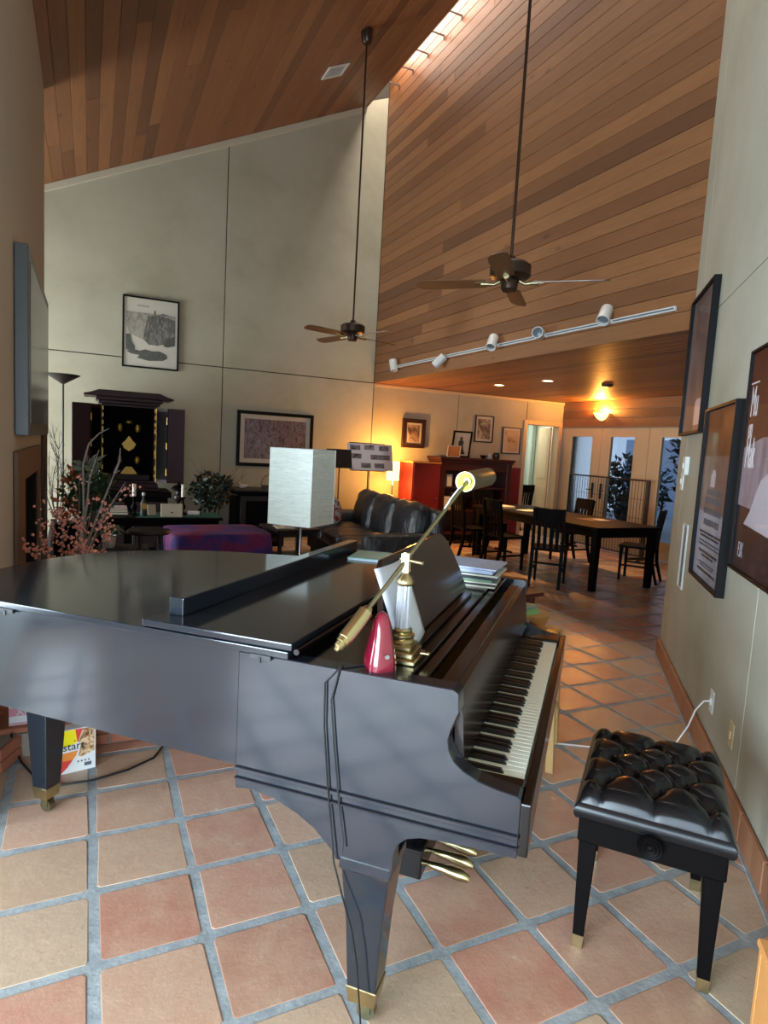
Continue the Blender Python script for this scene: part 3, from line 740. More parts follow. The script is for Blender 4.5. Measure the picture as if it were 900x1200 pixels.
# ---------------- things standing on the piano
def build_piano_lamp():
    b = ksz(.71, -.80, .981)
    L = thing('piano_lamp', 'brass piano lamp with clear fluted column, counterweight and long swing arm', 'lamp', b, KA)
    m = MB(); m.box(-.055, .055, -.055, .055, 0, .014); m.box(-.046, .046, -.046, .046, .014, .030); m.box(-.036, .036, -.036, .036, .030, .044); m.build('base', 'brass', L, bevel=.003)
    m = MB(); m.lathe([(.034, .044), (.036, .05), (.03, .056), (.034, .062), (.034, .068), (.026, .072), (.028, .08), (.024, .085)], 24); m.build('collar', 'brass', L, smooth=50)
    m = MB(); rings = []
    for z, r in ((.085, .021), (.20, .0195)):
        rings.append([Vector((r*(1-.12*(k % 2))*math.cos(2*math.pi*k/24), r*(1-.12*(k % 2))*math.sin(2*math.pi*k/24), z)) for k in range(24)])
    m.loft(rings); m.build('column', 'acrylic', L)
    m = MB(); m.lathe([(.020, .20), (.024, .205), (.024, .212), (.018, .222), (.012, .228), (.008, .235), (.007, .262)], 20); m.box(-.012, -.007, -.010, .010, .235, .285); m.box(.007, .012, -.010, .010, .235, .285); m.build('cap', 'brass', L, smooth=40)
    inv = (Matrix.Translation(b) @ Matrix.Rotation(KA, 4, 'Z')).inverted()
    w = lambda p: inv @ Vector(p)
    piv = Vector((b.x, b.y, b.z + .268))
    end = Vector((1.279, .021, 1.473)); cwe = Vector((.845, -.133, 1.070))
    # keep the arm straight through the pivot
    d = (end-cwe).normalized(); off = piv - (cwe + d*(piv-cwe).dot(d)); cwe += off; end += off
    m = MB(); m.cyl(w(cwe+d*.02), w(end+d*.0), .0058, n=12); arm = m.build('arm', 'old_brass', L, smooth=50)
    m = MB(); m.tube([w(cwe+d*t) for t in (-.012, -.004, .0, .012, .014, .024, .026, .115, .118, .128)], [.006, .008, .013, .013, .017, .017, .019, .019, .014, .010], 12); m.build('counterweight', 'brass', arm, smooth=30)
    pl_ = Vector((d.y, -d.x, 0)).normalized()
    m = MB(); m.cyl(w(piv-pl_*.02), w(piv+pl_*.058), .0045, n=10); m.sphere(w(piv), .013, 12); m.build('pivot_screw', 'brass', arm, smooth=60)
    ax = (KV*0.97 + SV*-.1 + Vector((0, 0, .04))).normalized()
    c0 = end + d*.002 - ax*.02; R = .029
    # open-ended half-tube shade, mouth down
    m = MB(); a = ax.orthogonal().normalized()
    m2 = [w(c0), w(c0+ax*.23)]
    prof = [(R, 0), (R, .23), (R*.9, .236), (R*.5, .238), (R*.5, .234), (R-.003, .228), (R-.003, 0)]
    q = ax.to_track_quat('Z', 'Y').to_matrix().to_4x4(); M = inv @ Matrix.Translation(c0) @ q
    vs = []; n = 28
    for r, z in prof: vs += [M @ Vector((r*math.cos(2*math.pi*k/n), r*math.sin(2*math.pi*k/n), z)) for k in range(n)]
    fs = [(j*n+k, j*n+(k+1) % n, ((j+1) % len(prof))*n+(k+1) % n, ((j+1) % len(prof))*n+k) for j in range(len(prof)) for k in range(n)]
    m.add(vs, fs); sh_ = m.build('shade', 'old_brass', arm, smooth=45)
    m = MB(); m.lathe([(R-.0035, .004), (R-.0035, .22)], 24, M=M)
    vs = []; n = 24
    m = MB()
    for r, z in ((R-.0034, .001), (R-.0034, .2)): vs += [M @ Vector((r*math.cos(2*math.pi*k/n), r*math.sin(2*math.pi*k/n), z)) for k in range(n)]
    m.add(vs, [(k, (k+1) % n, n+(k+1) % n, n+k) for k in range(n)] + [tuple(range(2*n-1, n-1, -1))]); m.build('shade_lining', 'lamp_inner', sh_, smooth=45)
    m = MB(); m.cyl(w(end), w(end+ax*.02), .011, .011, 12); m.build('lamp_socket', 'old_brass', sh_, smooth=45)
    m = MB(); m.tube([w(end-d*t+Vector((0, 0, z))) for t, z in ((.005, 0), (.05, .012), (.09, .012), (.13, .004))], .0022, 6); m.build('arm_wire', 'white_cable', arm)
    m = MB(); m.cyl((.0, -.055, .022), (.0, -.072, .022), .004, n=8); m.sphere((.0, -.075, .022), .006, 8); m.build('switch_knob', 'brass', L, smooth=60)
    # power cord: over the edge of the case and down to the floor
    pts = [ksz(.655, -.80, .984), ksz(.60, -.735, .9845), ksz(.56, -.69, .987), ksz(.546, -.686, .98)]
    for (u, v) in ((381, 800), (380, 850), (384, 920), (388, 965)): pts.append(on_plane(u, v, KV, KV*.541))
    pts += [on_plane(391, 1010, KV, KV*.537), on_plane(401, 1050, KV, KV*.538), on_plane(412, 1090, KV, KV*.538), on_plane(418, 1130, KV, KV*.54), ksz(.545, -.80, .05), ksz(.54, -.81, .006), ksz(.45, -.86, .005)]
    m = MB(); m.tube([w(p) for p in pts], .0024, 6); m.build('power_cord', 'rubber', L, smooth=60)
    pts2 = [ksz(.575, -.69, .9865), ksz(.545, -.692, .981), on_plane(388, 820, KV, KV*.541), on_plane(392, 880, KV, KV*.541), on_plane(397, 940, KV, KV*.541), on_plane(402, 985, KV, KV*.540), on_plane(401, 1000, KV, KV*.534)]
    m = MB(); m.tube([w(p) for p in pts2], .0024, 6); m.build('power_cord', 'rubber', L, smooth=60)
build_piano_lamp()

def build_metronome():
    M_ = thing('metronome', 'dark red pyramid metronome beside the brass piano lamp', 'metronome', ksz(.612, -.775, .981), KA+rad(38))
    m = MB(); rings = []
    for z, w_, d_ in ((0, .042, .036), (.02, .042, .036), (.05, .037, .031), (.09, .029, .024), (.125, .020, .018), (.14, .013, .012), (.147, .003, .003)):
        rings.append([Vector((a*w_, b*d_, z)) for a, b in ((-1, -.6), (-.6, -1), (.6, -1), (1, -.6), (1, .6), (.6, 1), (-.6, 1), (-1, .6))])
    m.loft(rings); m.build('case', 'metronome_red', M_, smooth=25, bevel=.002)
    m = MB(); m.add([(-.022, -.0368, .02), (.022, -.0368, .02), (.013, -.0238, .10), (-.013, -.0238, .10)], [(0, 1, 2, 3)]); m.build('scale_plate', 'metronome_face', M_)
    m = MB(); m.cyl((-.036, 0, .045), (-.048, 0, .045), .003, n=8); m.cyl((-.048, 0, .045), (-.053, 0, .045), .006, n=10); m.build('winding_key', 'chrome', M_, smooth=50)
build_metronome()

def build_papers():
    rr = random.Random(5)
    # loose score sheet on the music desk
    th = rad(20); g = MB()
    def f(u, v):
        k = .69 + u*.24; h = .006 + v*.24; bend = .012*math.sin(u*3.1)+.004; curl = .03*(1-u)*v*v
        y = -.805 - bend + h*math.sin(th) - .0 + curl*.2; z = .986 + h*math.cos(th)
        return tuple(ksz(k, y, z))
    g.grid(f, 8, 8); tag(g.build('sheet_music', 'paper', smooth=60, recalc=False), 'loose score sheet leaning on the piano music desk behind the lamp', 'sheet music')
    bpy.data.objects['sheet_music'].modifiers.new('t', 'SOLIDIFY').thickness = .001
    # stack of scores at the treble end of the shelf
    mats = ['book_cream', 'book_dark', 'book_cream', 'book_green', 'book_dark', 'book_cream', 'book_dark', 'book_blue', 'book_blue']
    names = ['cream score at the bottom of the stack on the piano', 'dark bound score second from the bottom of the stack on the piano', 'cream score third from the bottom of the piano stack', 'green covered score in the middle of the piano stack', 'dark score above the green one in the piano stack', 'cream score with a folded corner high in the piano stack', 'dark thin score just below the pale blue ones on the piano', 'pale blue score second from the top of the piano stack', 'pale blue open score on top of the piano stack']
    z = .9815
    for i, (mt, lb) in enumerate(zip(mats, names)):
        t = (.007, .012, .006, .010, .013, .008, .006, .014, .007)[i]
        c = ksz(1.815+rr.uniform(-.012, .012), -.745+rr.uniform(-.012, .012)); a = KA+rr.uniform(-.06, .06)
        o = thing('music_book', lb, 'book', (c.x, c.y, z), a, 'scores stacked on the piano')
        m = MB(); m.box(-.115, .115, -.15, .15, 0, .0012); m.box(-.115, .115, -.15, .15, t-.0015, t-.0003); m.box(-.115, -.1135, -.15, .15, .0012, t-.0015); m.build('cover', mt, o)
        m = MB(); m.box(-.1135, .112, -.147, .147, .0013, t-.0016); m.build('pages', 'paper', o)
        z += t
    c = ksz(1.93, -.19); o = thing('songbook', 'thin teal and cream songbook lying on the piano lid', 'book', (c.x, c.y, 1.0265), KA+.12)
    o.location = ksz(1.86, -.285, 1.0265)
    m = MB(); m.box(-.11, .11, -.085, .085, .004, .010); m.build('cover', 'teal_book', o, bevel=.001)
    m = MB(); m.box(-.108, .108, -.083, .083, 0, .004); m.build('pages', 'paper', o)
build_papers()

# ---------------- piano bench
def build_bench():
    c = ksz(1.335, -1.524); L, W = .53, .425
    B = thing('piano_bench', 'black tufted leather piano bench with brass tipped legs', 'bench', (c.x, c.y, 0), KA-rad(5))
    hx, hy = L/2, W/2
    btn = []
    rows = 4
    for r in range(5):
        y = -hy*.72 + r*hy*.36
        if r % 2 == 0: xs = [-.165, -.0, .165]
        else: xs = [-.0825, .0825]
        btn += [(x, y) for x in xs]
    btn = [(x, y) for x, y in btn if abs(y) < hy*.75]
    segs = []
    for i, a in enumerate(btn):
        for b in btn[i+1:]:
            if abs(abs(a[0]-b[0])-.0825) < .01 and abs(abs(a[1]-b[1])-hy*.36) < .01: segs.append((Vector(a), Vector(b)))
    for x in (-.165, 0, .165):
        segs.append((Vector((x, -hy*.72)), Vector((x, -hy*1.05)))); segs.append((Vector((x, hy*.72)), Vector((x, hy*1.05))))
    for y in (-hy*.72, 0, hy*.72):
        segs.append((Vector((-.165, y)), Vector((-hx*1.05, y)))); segs.append((Vector((.165, y)), Vector((hx*1.05, y))))
    def seg_d(p, a, b):
        t = max(0, min(1, (p-a).dot(b-a)/(b-a).length_squared)); return (p-a-(b-a)*t).length
    z0, z1 = .435, .535
    def top(x, y):
        p = Vector((x, y)); ex = min(1, (hx-abs(x))/.045); ey = min(1, (hy-abs(y))/.045)
        e = math.sqrt(max(0, 1-(1-max(0, ex))**2))*math.sqrt(max(0, 1-(1-max(0, ey))**2))
        d = min((p-Vector(b)).length for b in btn); s = min(seg_d(p, a, b) for a, b in segs)
        h = -.030*math.exp(-(d/.022)**2) - .011*math.exp(-(s/.009)**2) - .008*math.exp(-(s/.03)**2)
        return z0+.05 + (z1-z0-.05 + h + .012*(1-(x/hx)**2)*(1-(y/hy)**2))*e
    m = MB(); nu, nv = 72, 56
    def f(u, v):
        a = (u*2-1); b = (v*2-1)
        a = math.sin(a*math.pi/2)*.35 + a*.65; b = math.sin(b*math.pi/2)*.35 + b*.65
        x, y = a*hx, b*hy
        return (x, y, top(x, y))
    m.grid(f, nu, nv)
    # side skirt of the cushion
    ring = [(i, 0) for i in range(nu)] + [(nu, j) for j in range(nv)] + [(nu-i, nv) for i in range(nu)] + [(0, nv-j) for j in range(nv)]
    r0 = [f(i/nu, j/nv) for i, j in ring]
    def off(p, d, z): 
        x, y = p[0], p[1]; return (x*(1+d/hx), y*(1+d/hy), z)
    rings = [r0] + [[off(p, d, z) for p in r0] for d, z in ((.006, z0+.042), (.011, z0+.028), (.010, z0+.012), (.004, z0), (-.01, z0-.002))]
    m.loft(rings, cap=False)
    m.build('cushion', 'leather', B, smooth=70)
    m = MB()
    for x, y in btn:
        b = MB(); b.sphere((x, y, top(x, y)+.002), .009, 10, (1, 1, .5)); b.build('button', 'leather', B, smooth=80)
    m = MB(); m.box(-hx+.006, hx-.006, -hy+.006, hy-.006, .355, .435); m.build('apron', 'black_wood', B, bevel=.004)
    for x in (-1, 1):
        for y in (-1, 1):
            m = MB(); cx, cy = x*(hx-.038), y*(hy-.038)
            m.loft([[Vector((cx+a*h+x*dd, cy+b*h+y*dd*.3, z)) for a, b in ((-1, -1), (1, -1), (1, 1), (-1, 1))] for z, h, dd in ((.04, .0165, .012), (.355, .027, 0))]); g = m.build('leg', 'black_wood', B, bevel=.003)
            m = MB(); m.loft([[Vector((cx+a*h+x*dd, cy+b*h+y*dd*.3, z)) for a, b in ((-1, -1), (1, -1), (1, 1), (-1, 1))] for z, h, dd in ((0, .0160, .013), (.042, .0178, .012))]); m.build('brass_tip', 'brass', g, bevel=.001)
    # adjusting knob on the end
    q = Matrix.Translation((-hx+.004, .0, .415)) @ Matrix.Rotation(-math.pi/2, 4, 'Y')
    m = MB(); m.lathe([(.010, 0), (.010, .018), (.034, .02), (.036, .026), (.033, .032), (.028, .030), (.024, .035), (.018, .033), (.014, .038), (.008, .036), (.0, .040)], 28, M=q); m.build('adjusting_knob', 'black_wood', B, smooth=40)
build_bench()

# ================================================================== PICTURES
def picture(name, label, cat, origin, rotz, w, h, fw, depth, fmat, mat_w, mat_mat, art, glass=True, group=None, tilt=0.0):
    """local x along the wall, y out of the wall, z up; origin = lower corner on the wall"""
    o = thing(name, label, cat, origin, rotz, group); o.rotation_euler = (tilt, 0, rotz)
    m = MB(); m.box(0, fw, 0.002, depth, 0, h); m.box(w-fw, w, .002, depth, 0, h); m.box(fw, w-fw, .002, depth, 0, fw); m.box(fw, w-fw, .002, depth, h-fw, h); m.build('frame', fmat, o, bevel=.002)
    d = depth*.5
    m = MB(); m.box(fw, w-fw, .003, d-.002, fw, h-fw); m.build('mount', mat_mat, o)
    if art:
        m = MB(); m.box(fw+mat_w, w-fw-mat_w, d-.002, d, fw+mat_w, h-fw-mat_w); m.build('print', art, o)
    if glass:
        m = MB(); y = d+.008; m.add([(fw, y, fw), (w-fw, y, fw), (w-fw, y, h-fw), (fw, y, h-fw)], [(0, 1, 2, 3)]); m.build('glazing', 'picture_glass', o)
    return o
def flat(o, name, mat, poly, y):
    m = MB(); m.prism(poly, y, y+.0008, 'y'); return m.build(name, mat, o)

def build_pictures():
    # ---- on the back wall (room side is -Y: turn by 180 degrees, local x runs towards -X)
    R = math.pi; yb = YB-.001
    def bw(u0, v0, u1, v1): 
        a = Py(u0, v0, YB); b = Py(u1, v1, YB); return a.x, b.x, min(a.z, b.z), max(a.z, b.z)
    x0, x1, z0, z1 = .690, 1.425, 2.445, 3.40
    o = picture('landscape_print', 'tall framed ink print of a cliff and trees high on the back wall', 'picture', (x1, yb, z0), R, x1-x0, z1-z0, .022, .03, 'frame_black', .02, 'mat_white', None)
    W, H = x1-x0, z1-z0; y = .0145
    fx = lambda t: W*(1-t)       # t from the picture's left edge
    P_ = lambda pts: [(fx(a), H*b) for a, b in pts]
    flat(o, 'print', 'ink_mist', P_([(.07, .78), (.93, .78), (.93, .42), (.6, .36), (.3, .42), (.12, .48), (.07, .6)]), y)
    flat(o, 'print', 'ink_rock', P_([(.44, .74), (.62, .77), (.78, .75), (.93, .72), (.93, .5), (.8, .38), (.62, .34), (.46, .34), (.36, .42), (.40, .6)]), y+.0009)
    flat(o, 'print', 'ink_dark', P_([(.06, .46), (.14, .47), (.17, .36), (.22, .30), (.22, .24), (.07, .24)]), y+.0018)
    flat(o, 'print', 'ink_dark', P_([(.78, .44), (.93, .5), (.93, .36), (.80, .33), (.72, .34)]), y+.0018)
    flat(o, 'print', 'ink_dark', P_([(.08, .22), (.16, .26), (.30, .24), (.40, .27), (.52, .25), (.66, .26), (.78, .22), (.80, .17), (.72, .13), (.46, .11), (.26, .14), (.30, .18), (.16, .19)]), y+.0018)
    flat(o, 'print', 'ink_dark', P_([(.55, .765), (.575, .765), (.575, .83), (.55, .83)]), y+.0018)
    flat(o, 'print', 'ink_soft', P_([(.62, .77), (.70, .80), (.78, .79), (.84, .775)]), y+.0018)
    for k in range(6): flat(o, 'lettering', 'ink_soft', P_([(.26+k*.035, .868), (.285+k*.035, .868), (.285+k*.035, .882), (.26+k*.035, .882)]), y+.0018)
    x0, x1, z0, z1 = 2.275, 3.46, 1.15, 1.975
    picture('crowd_print', 'wide dark framed print with a pale mount on the wall behind the paper lamp', 'picture', (x1, yb, z0), R, x1-x0, z1-z0, .05, .035, 'frame_black', .065, 'mat_white', 'crowd_print')
    x0, x1, z0, z1 = 5.02, 5.45, 1.56, 2.045
    o = picture('small_portrait', 'small picture in a wide dark brown frame above the glowing table lamp', 'picture', (x1, yb, z0), R, x1-x0, z1-z0, .07, .05, 'frame_brown', .03, 'mat_white', 'portrait_print')
    x0, x1, z0, z1 = 6.46, 6.85, 1.73, 2.20
    picture('framed_photo', 'black framed figure photo between two other frames above the mahogany mantel', 'picture', (x1, yb, z0), R, x1-x0, z1-z0, .016, .025, 'frame_black', .045, 'mat_white', 'figure_print')
    x0, x1, z0, z1 = 7.06, 7.47, 1.55, 2.03
    picture('framed_sketch', 'brown framed pale sketch on the wall beside the open doorway', 'picture', (x1, yb, z0), R, x1-x0, z1-z0, .018, .025, 'frame_brown', .03, 'mat_white', 'sketch_print')
    # ---- on the right wall
    base = WC
    def wp(name, label, xa, xb, z0, z1, fw, depth, fm, art, mw=.0, mm='mat_white', glass=True):
        # local x runs away from the camera along WD
        p = WC + WD*xa + WN*.001; return picture(name, label, 'poster', (p.x, p.y, z0), W_ROT, xb-xa, z1-z0, fw, depth, fm, mw, mm, art, glass)
    o = wp('framed_poster', 'black framed brownish poster hung highest on the right wall near its corner', -.905, -.135, 1.75, 2.73, .018, .045, 'frame_black', 'poster_grey', .0)
    W, H = .77, .98
    flat(o, 'print', 'poster_pale', [(W*.10, H*.06), (W*.42, H*.06), (W*.42, H*.22), (W*.36, H*.24), (W*.10, H*.235)], .024)
    o = wp('framed_poster', 'tall black framed poster with lines of text between the two other posters', -1.835, -1.075, .87, 1.88, .018, .045, 'frame_black', 'poster_haze', .0)
    W, H = .76, 1.01
    flat(o, 'print', 'poster_umber', [(.02, H*.72), (W-.02, H*.72), (W-.02, H-.02), (.02, H-.02)], .0235)
    flat(o, 'print', 'poster_grey', [(.02, H*.40), (W-.02, H*.40), (W-.02, H*.72), (.02, H*.72)], .0233)
    flat(o, 'print', 'poster_pale', [(W*.50, H*.545), (W*.64, H*.545), (W*.64, H*.62), (W*.60, H*.62), (W*.60, H*.64), (W*.52, H*.64), (W*.50, H*.62)], .0245)
    rr = random.Random(2)
    for k, (zz, wd, mt, hh) in enumerate([(.50, .46, 'ink_soft', .03), (.45, .52, 'ink_soft', .034), (.39, .56, 'ink_soft', .034), (.325, .50, 'ink_soft', .036), (.275, .70, 'ink', .012), (.255, .62, 'ink', .012), (.225, .66, 'ink_soft', .010), (.205, .70, 'ink_soft', .010), (.165, .62, 'ink', .014), (.145, .40, 'ink', .012), (.105, .5, 'ink_soft', .009), (.09, .44, 'ink_soft', .009), (.06, .60, 'ink', .013)]):
        x = W*(.5-wd/2)
        while x < W*(.5+wd/2):
            l = rr.uniform(.02, .06); flat(o, 'lettering', mt, [(x, H*zz), (min(x+l, W*(.5+wd/2)), H*zz), (min(x+l, W*(.5+wd/2)), H*zz+hh), (x, H*zz+hh)], .0245); x += l+.012
    xa = -1.945-.78
    o = wp('framed_poster', 'dark framed film poster with large white lettering on the right wall', xa, -1.945, 1.055, 2.09, .014, .03, 'frame_black', 'poster_navy', .0)
    W, H = .78, 1.035
    flat(o, 'print', 'poster_umber', [(.016, H*.55), (W-.016, H*.55), (W-.016, H-.016), (.016, H-.016)], .0156)
    flat(o, 'print', 'poster_lilac', [(.016, H*.27), (W-.016, H*.30), (W-.016, H*.56), (W*.6, H*.60), (.016, H*.60)], .0162)
    flat(o, 'print', 'poster_pale', [(W*.30, H*.20), (W*.80, H*.22), (W*.70, H*.28), (W*.62, H*.36), (W*.55, H*.42), (W*.4, H*.46), (W*.3, H*.42)], .0172)
    flat(o, 'print', 'poster_white', [(W*.80, H*.845), (W*.97, H*.845), (W*.97, H*.852), (W*.80, H*.852)], .0172)
    # lettering reads from the poster's left edge (far end) : mirror local x
    for txt, zz, sz in (('Mu', .70, .20), ('on', .60, .15), ('Mak', .47, .20)):
        t = lettering(txt, sz, 'poster_white', o, (W*.93, .0178, H*zz), (math.pi/2, 0, math.pi), .45)
    lettering('F.IX', .10, 'poster_pale', o, (W*.86, .0178, H*.07), (math.pi/2, 0, math.pi), .5)
build_pictures()

# ---------------- switches, sockets, vent on the right wall
def build_wall_fittings():
    def at(u, v):
        p = on_plane(u, v, WN, WC); return p + WN*.0005
    def plate(name, label, u, v, w, h, d, mat, knob=True, cat='switch'):
        p = at(u, v); o = thing(name, label, cat, (p.x, p.y, p.z-h/2), W_ROT)
        m = MB(); m.box(-w/2, w/2, 0, d, 0, h); m.build('cover_plate', mat, o, bevel=.003)
        if knob: m = MB(); m.box(-w*.15, w*.15, d, d+.008, h*.35, h*.65); m.build('toggle', mat, o, bevel=.001)
        return o
    plate('thermostat', 'white thermostat box on the right wall below the highest poster', 806.5, 546, .10, .13, .03, 'switch_white', cat='thermostat')
    plate('light_switch', 'white light switch below the thermostat by the wall corner', 800.5, 564, .085, .13, .012, 'switch_white')
    plate('wall_socket', 'white wall socket with a white cable plugged in above the baseboard', 835, 822, .075, .12, .006, 'switch_white', cat='socket')
    plate('cable_plate', 'ivory cable plate on the right wall near the floor', 858, 861, .075, .12, .006, 'outlet_ivory', cat='socket')
    p = at(801.5, 650); o = thing('wall_vent', 'narrow white louvred vent low on the right wall by its corner', 'vent', (p.x, p.y, .68), W_ROT)
    m = MB(); m.box(-.085, -.07, 0, .012, 0, .45); m.box(.07, .085, 0, .012, 0, .45); m.box(-.07, .07, 0, .012, 0, .012); m.box(-.07, .07, 0, .012, .438, .45); m.build('vent_frame', 'white_metal', o, bevel=.002)
    sl = MB(); sl.prism([(.001, .0), (.010, .006), (.010, .009), (.001, .004)], -.07, .07, 'x'); me = sl.mesh('slat', 'white_metal')
    for k in range(26): put('slat', me, o, (0, 0, .014+k*.0163))
    m = MB(); m.box(-.07, .07, 0, .001, .012, .438); m.build('backing', 'tv_grey', o)
    # white cable from the socket along the floor to the back of the bench and under the piano
    a = at(835, 822); pts = [a+WN*.012, a+WN*.04+Vector((0, 0, -.005)), a+WN*.075+Vector((0, 0, -.06)), a+WN*.10+Vector((0, 0, -.15)), Pz(789, 875, .04), Pz(776, 880, .006), Pz(740, 881, .006), Pz(700, 876, .006), Pz(660, 872, .006), Pz(620, 868, .006), Pz(590, 872, .006)]
    m = MB(); m.tube(pts, .0045, 8); c = m.build('white_power_cable', 'white_cable', smooth=60); tag(c, 'white power cable running from the wall socket across the floor', 'cable')
    # black cable loop under the piano
    pts = [Pz(185, 864, .02), Pz(191, 874, .006), Pz(180, 888, .006), Pz(150, 902, .006), Pz(110, 914, .006), Pz(70, 920, .006), Pz(42, 912, .006), Pz(25, 893, .006), Pz(16, 875, .05), Pz(13, 860, .14)]
    pts = [Vector(p) for p in pts]
    m = MB(); m.tube(pts, .005, 8); tag(m.build('black_floor_cable', 'rubber', smooth=60), 'black cable looping over the tiles behind the piano tail leg', 'cable')
build_wall_fittings()

# ================================================================== LIGHT FITTINGS, FANS
def build_track():
    t = thing('track_light_rail', 'long white track rail fixed along the plank wall', 'track light', (XW, 4.6, 2.75))
    m = MB(); m.box(-.035, -.012, -2.50, 2.50, -.018, .018); m.build('rail', 'white_metal', t, bevel=.002)
    m = MB(); m.box(-.037, -.035, -2.49, 2.49, -.006, .006); m.build('rail_slot', 'tv_grey', t)
    for y in (-2.3, -.8, .8, 2.3):
        m = MB(); m.box(-.012, 0, y-.03, y+.03, -.014, .014); m.build('rail_clip', 'white_metal', t)
    heads = [((461, 428), (.1, -.25, -1), 'pointing down, farthest along the rail by the back wall'), ((515, 423), (-.5, .55, -.7), 'turned towards the back wall'), ((577, 401), (-.55, -.45, -.9), 'in the middle of the rail, tipped to the sofa'), ((632, 391), (-.75, -.6, -.02), 'level, facing out from the rail'), ((709, 369), (-.6, -.35, -.75), 'the largest looking one, next to the right wall')]
    for (u, v), d, lb in heads:
        p = Px(u, v, XW-.09); d = Vector(d).normalized()
        o = thing('spot_head', 'white cylinder track spotlight ' + lb, 'spotlight', (XW-.035, p.y, 2.75), 0, 'spotlights on the track')
        c = Vector((p.x-(XW-.035), 0, p.z-2.75))
        m = MB(); m.box(-.03, 0, -.04, .04, -.014, .014); m.cyl((-.02, 0, 0), tuple(c*.8), .009, n=8); m.build('mount', 'white_metal', o, bevel=.001)
        q = Matrix.Translation(c) @ d.to_track_quat('Z', 'Y').to_matrix().to_4x4()
        m = MB(); m.lathe([(.052, -.085), (.056, -.078), (.056, .085), (.050, .085), (.048, .03), (.0, .03)], 24, M=q); s = m.build('lamp_can', 'white_metal', o, smooth=40)
        m = MB(); m.lathe([(.0, .045), (.045, .045), (.045, .050), (.0, .06)], 20, M=q); m.build('bulb', 'tv_grey', s, smooth=40)
build_track()

def build_fan(x, y, ztop, zh, a0, label, nm='ceiling_fan'):
    f = thing(nm, label, 'ceiling fan', (x, y, zh), 0, 'ceiling fans on long rods')
    m = MB(); m.lathe([(.03, ztop-zh-.16), (.05, ztop-zh-.14), (.07, ztop-zh-.08), (.075, ztop-zh-.005)], 20); m.build('ceiling_cup', 'fan_bronze', f, smooth=50)
    m = MB(); m.cyl((0, 0, .10), (0, 0, ztop-zh-.1), .011, n=10); m.build('rod', 'fan_bronze', f, smooth=50)
    m = MB(); m.lathe([(.012, .12), (.03, .10), (.04, .07), (.12, .06), (.145, .04), (.145, -.03), (.12, -.05), (.06, -.055)], 28); m.build('motor_housing', 'fan_bronze', f, smooth=35)
    m = MB(); m.lathe([(.06, -.055), (.062, -.07), (.058, -.12), (.045, -.135), (.0, -.138)], 24); m.build('switch_housing', 'fan_bronze', f, smooth=35)
    for k in range(4):
        a = a0 + k*math.pi/2; M = Matrix.Rotation(a, 4, 'Z') @ Matrix.Translation((0, 0, -.075)) @ Matrix.Rotation(rad(13), 4, 'X')
        out = [(.17, -.055), (.30, -.062), (.55, -.068), (.64, -.062), (.675, -.035), (.68, 0), (.675, .035), (.64, .062), (.55, .068), (.30, .062), (.17, .055)]
        m = MB(); m.prism(out, -.004, .004, 'z', M); b = m.build('blade', 'fan_blade', f, bevel=.001)
        m = MB(); m.tube([M @ Vector(p) for p in ((.07, 0, .01), (.11, .0, -.012), (.15, 0, -.006), (.20, 0, -.005))], [.012, .010, .014, .02], 8); m.prism([(.17, -.03), (.24, -.022), (.25, 0), (.24, .022), (.17, .03)], -.008, -.004, 'z', M); m.build('blade_iron', 'old_brass', b, smooth=50)
    return f
build_fan(3.12, 5.56, roof(3.12), 2.91, rad(17), 'bronze ceiling fan on a long rod near the back wall panels')
build_fan(3.00, 2.30, roof(3.0), 2.83, rad(-43), 'bronze ceiling fan on a long rod in front of the plank wall')

def build_ceiling_vent():
    c = Vector((3.06, 6.43, roof(3.06))); o = thing('ceiling_vent', 'small white square vent in the sloping plank ceiling', 'vent', c)
    o.rotation_euler = (0, -math.atan(SLOPE), 0)
    m = MB(); m.box(-.15, .15, -.15, -.115, -.014, -.001); m.box(-.15, .15, .115, .15, -.014, -.001); m.box(-.15, -.115, -.115, .115, -.014, -.001); m.box(.115, .15, -.115, .115, -.014, -.001); m.build('vent_frame', 'white_metal', o, bevel=.002)
    for k in range(7):
        m = MB(); y = -.1+k*.033; m.box(-.115, .115, y-.003, y+.003, -.012, -.002); m.build('slat', 'white_metal', o)
    m = MB(); m.box(-.115, .115, -.115, .115, -.002, -.001); m.build('backing', 'tv_grey', o)
build_ceiling_vent()

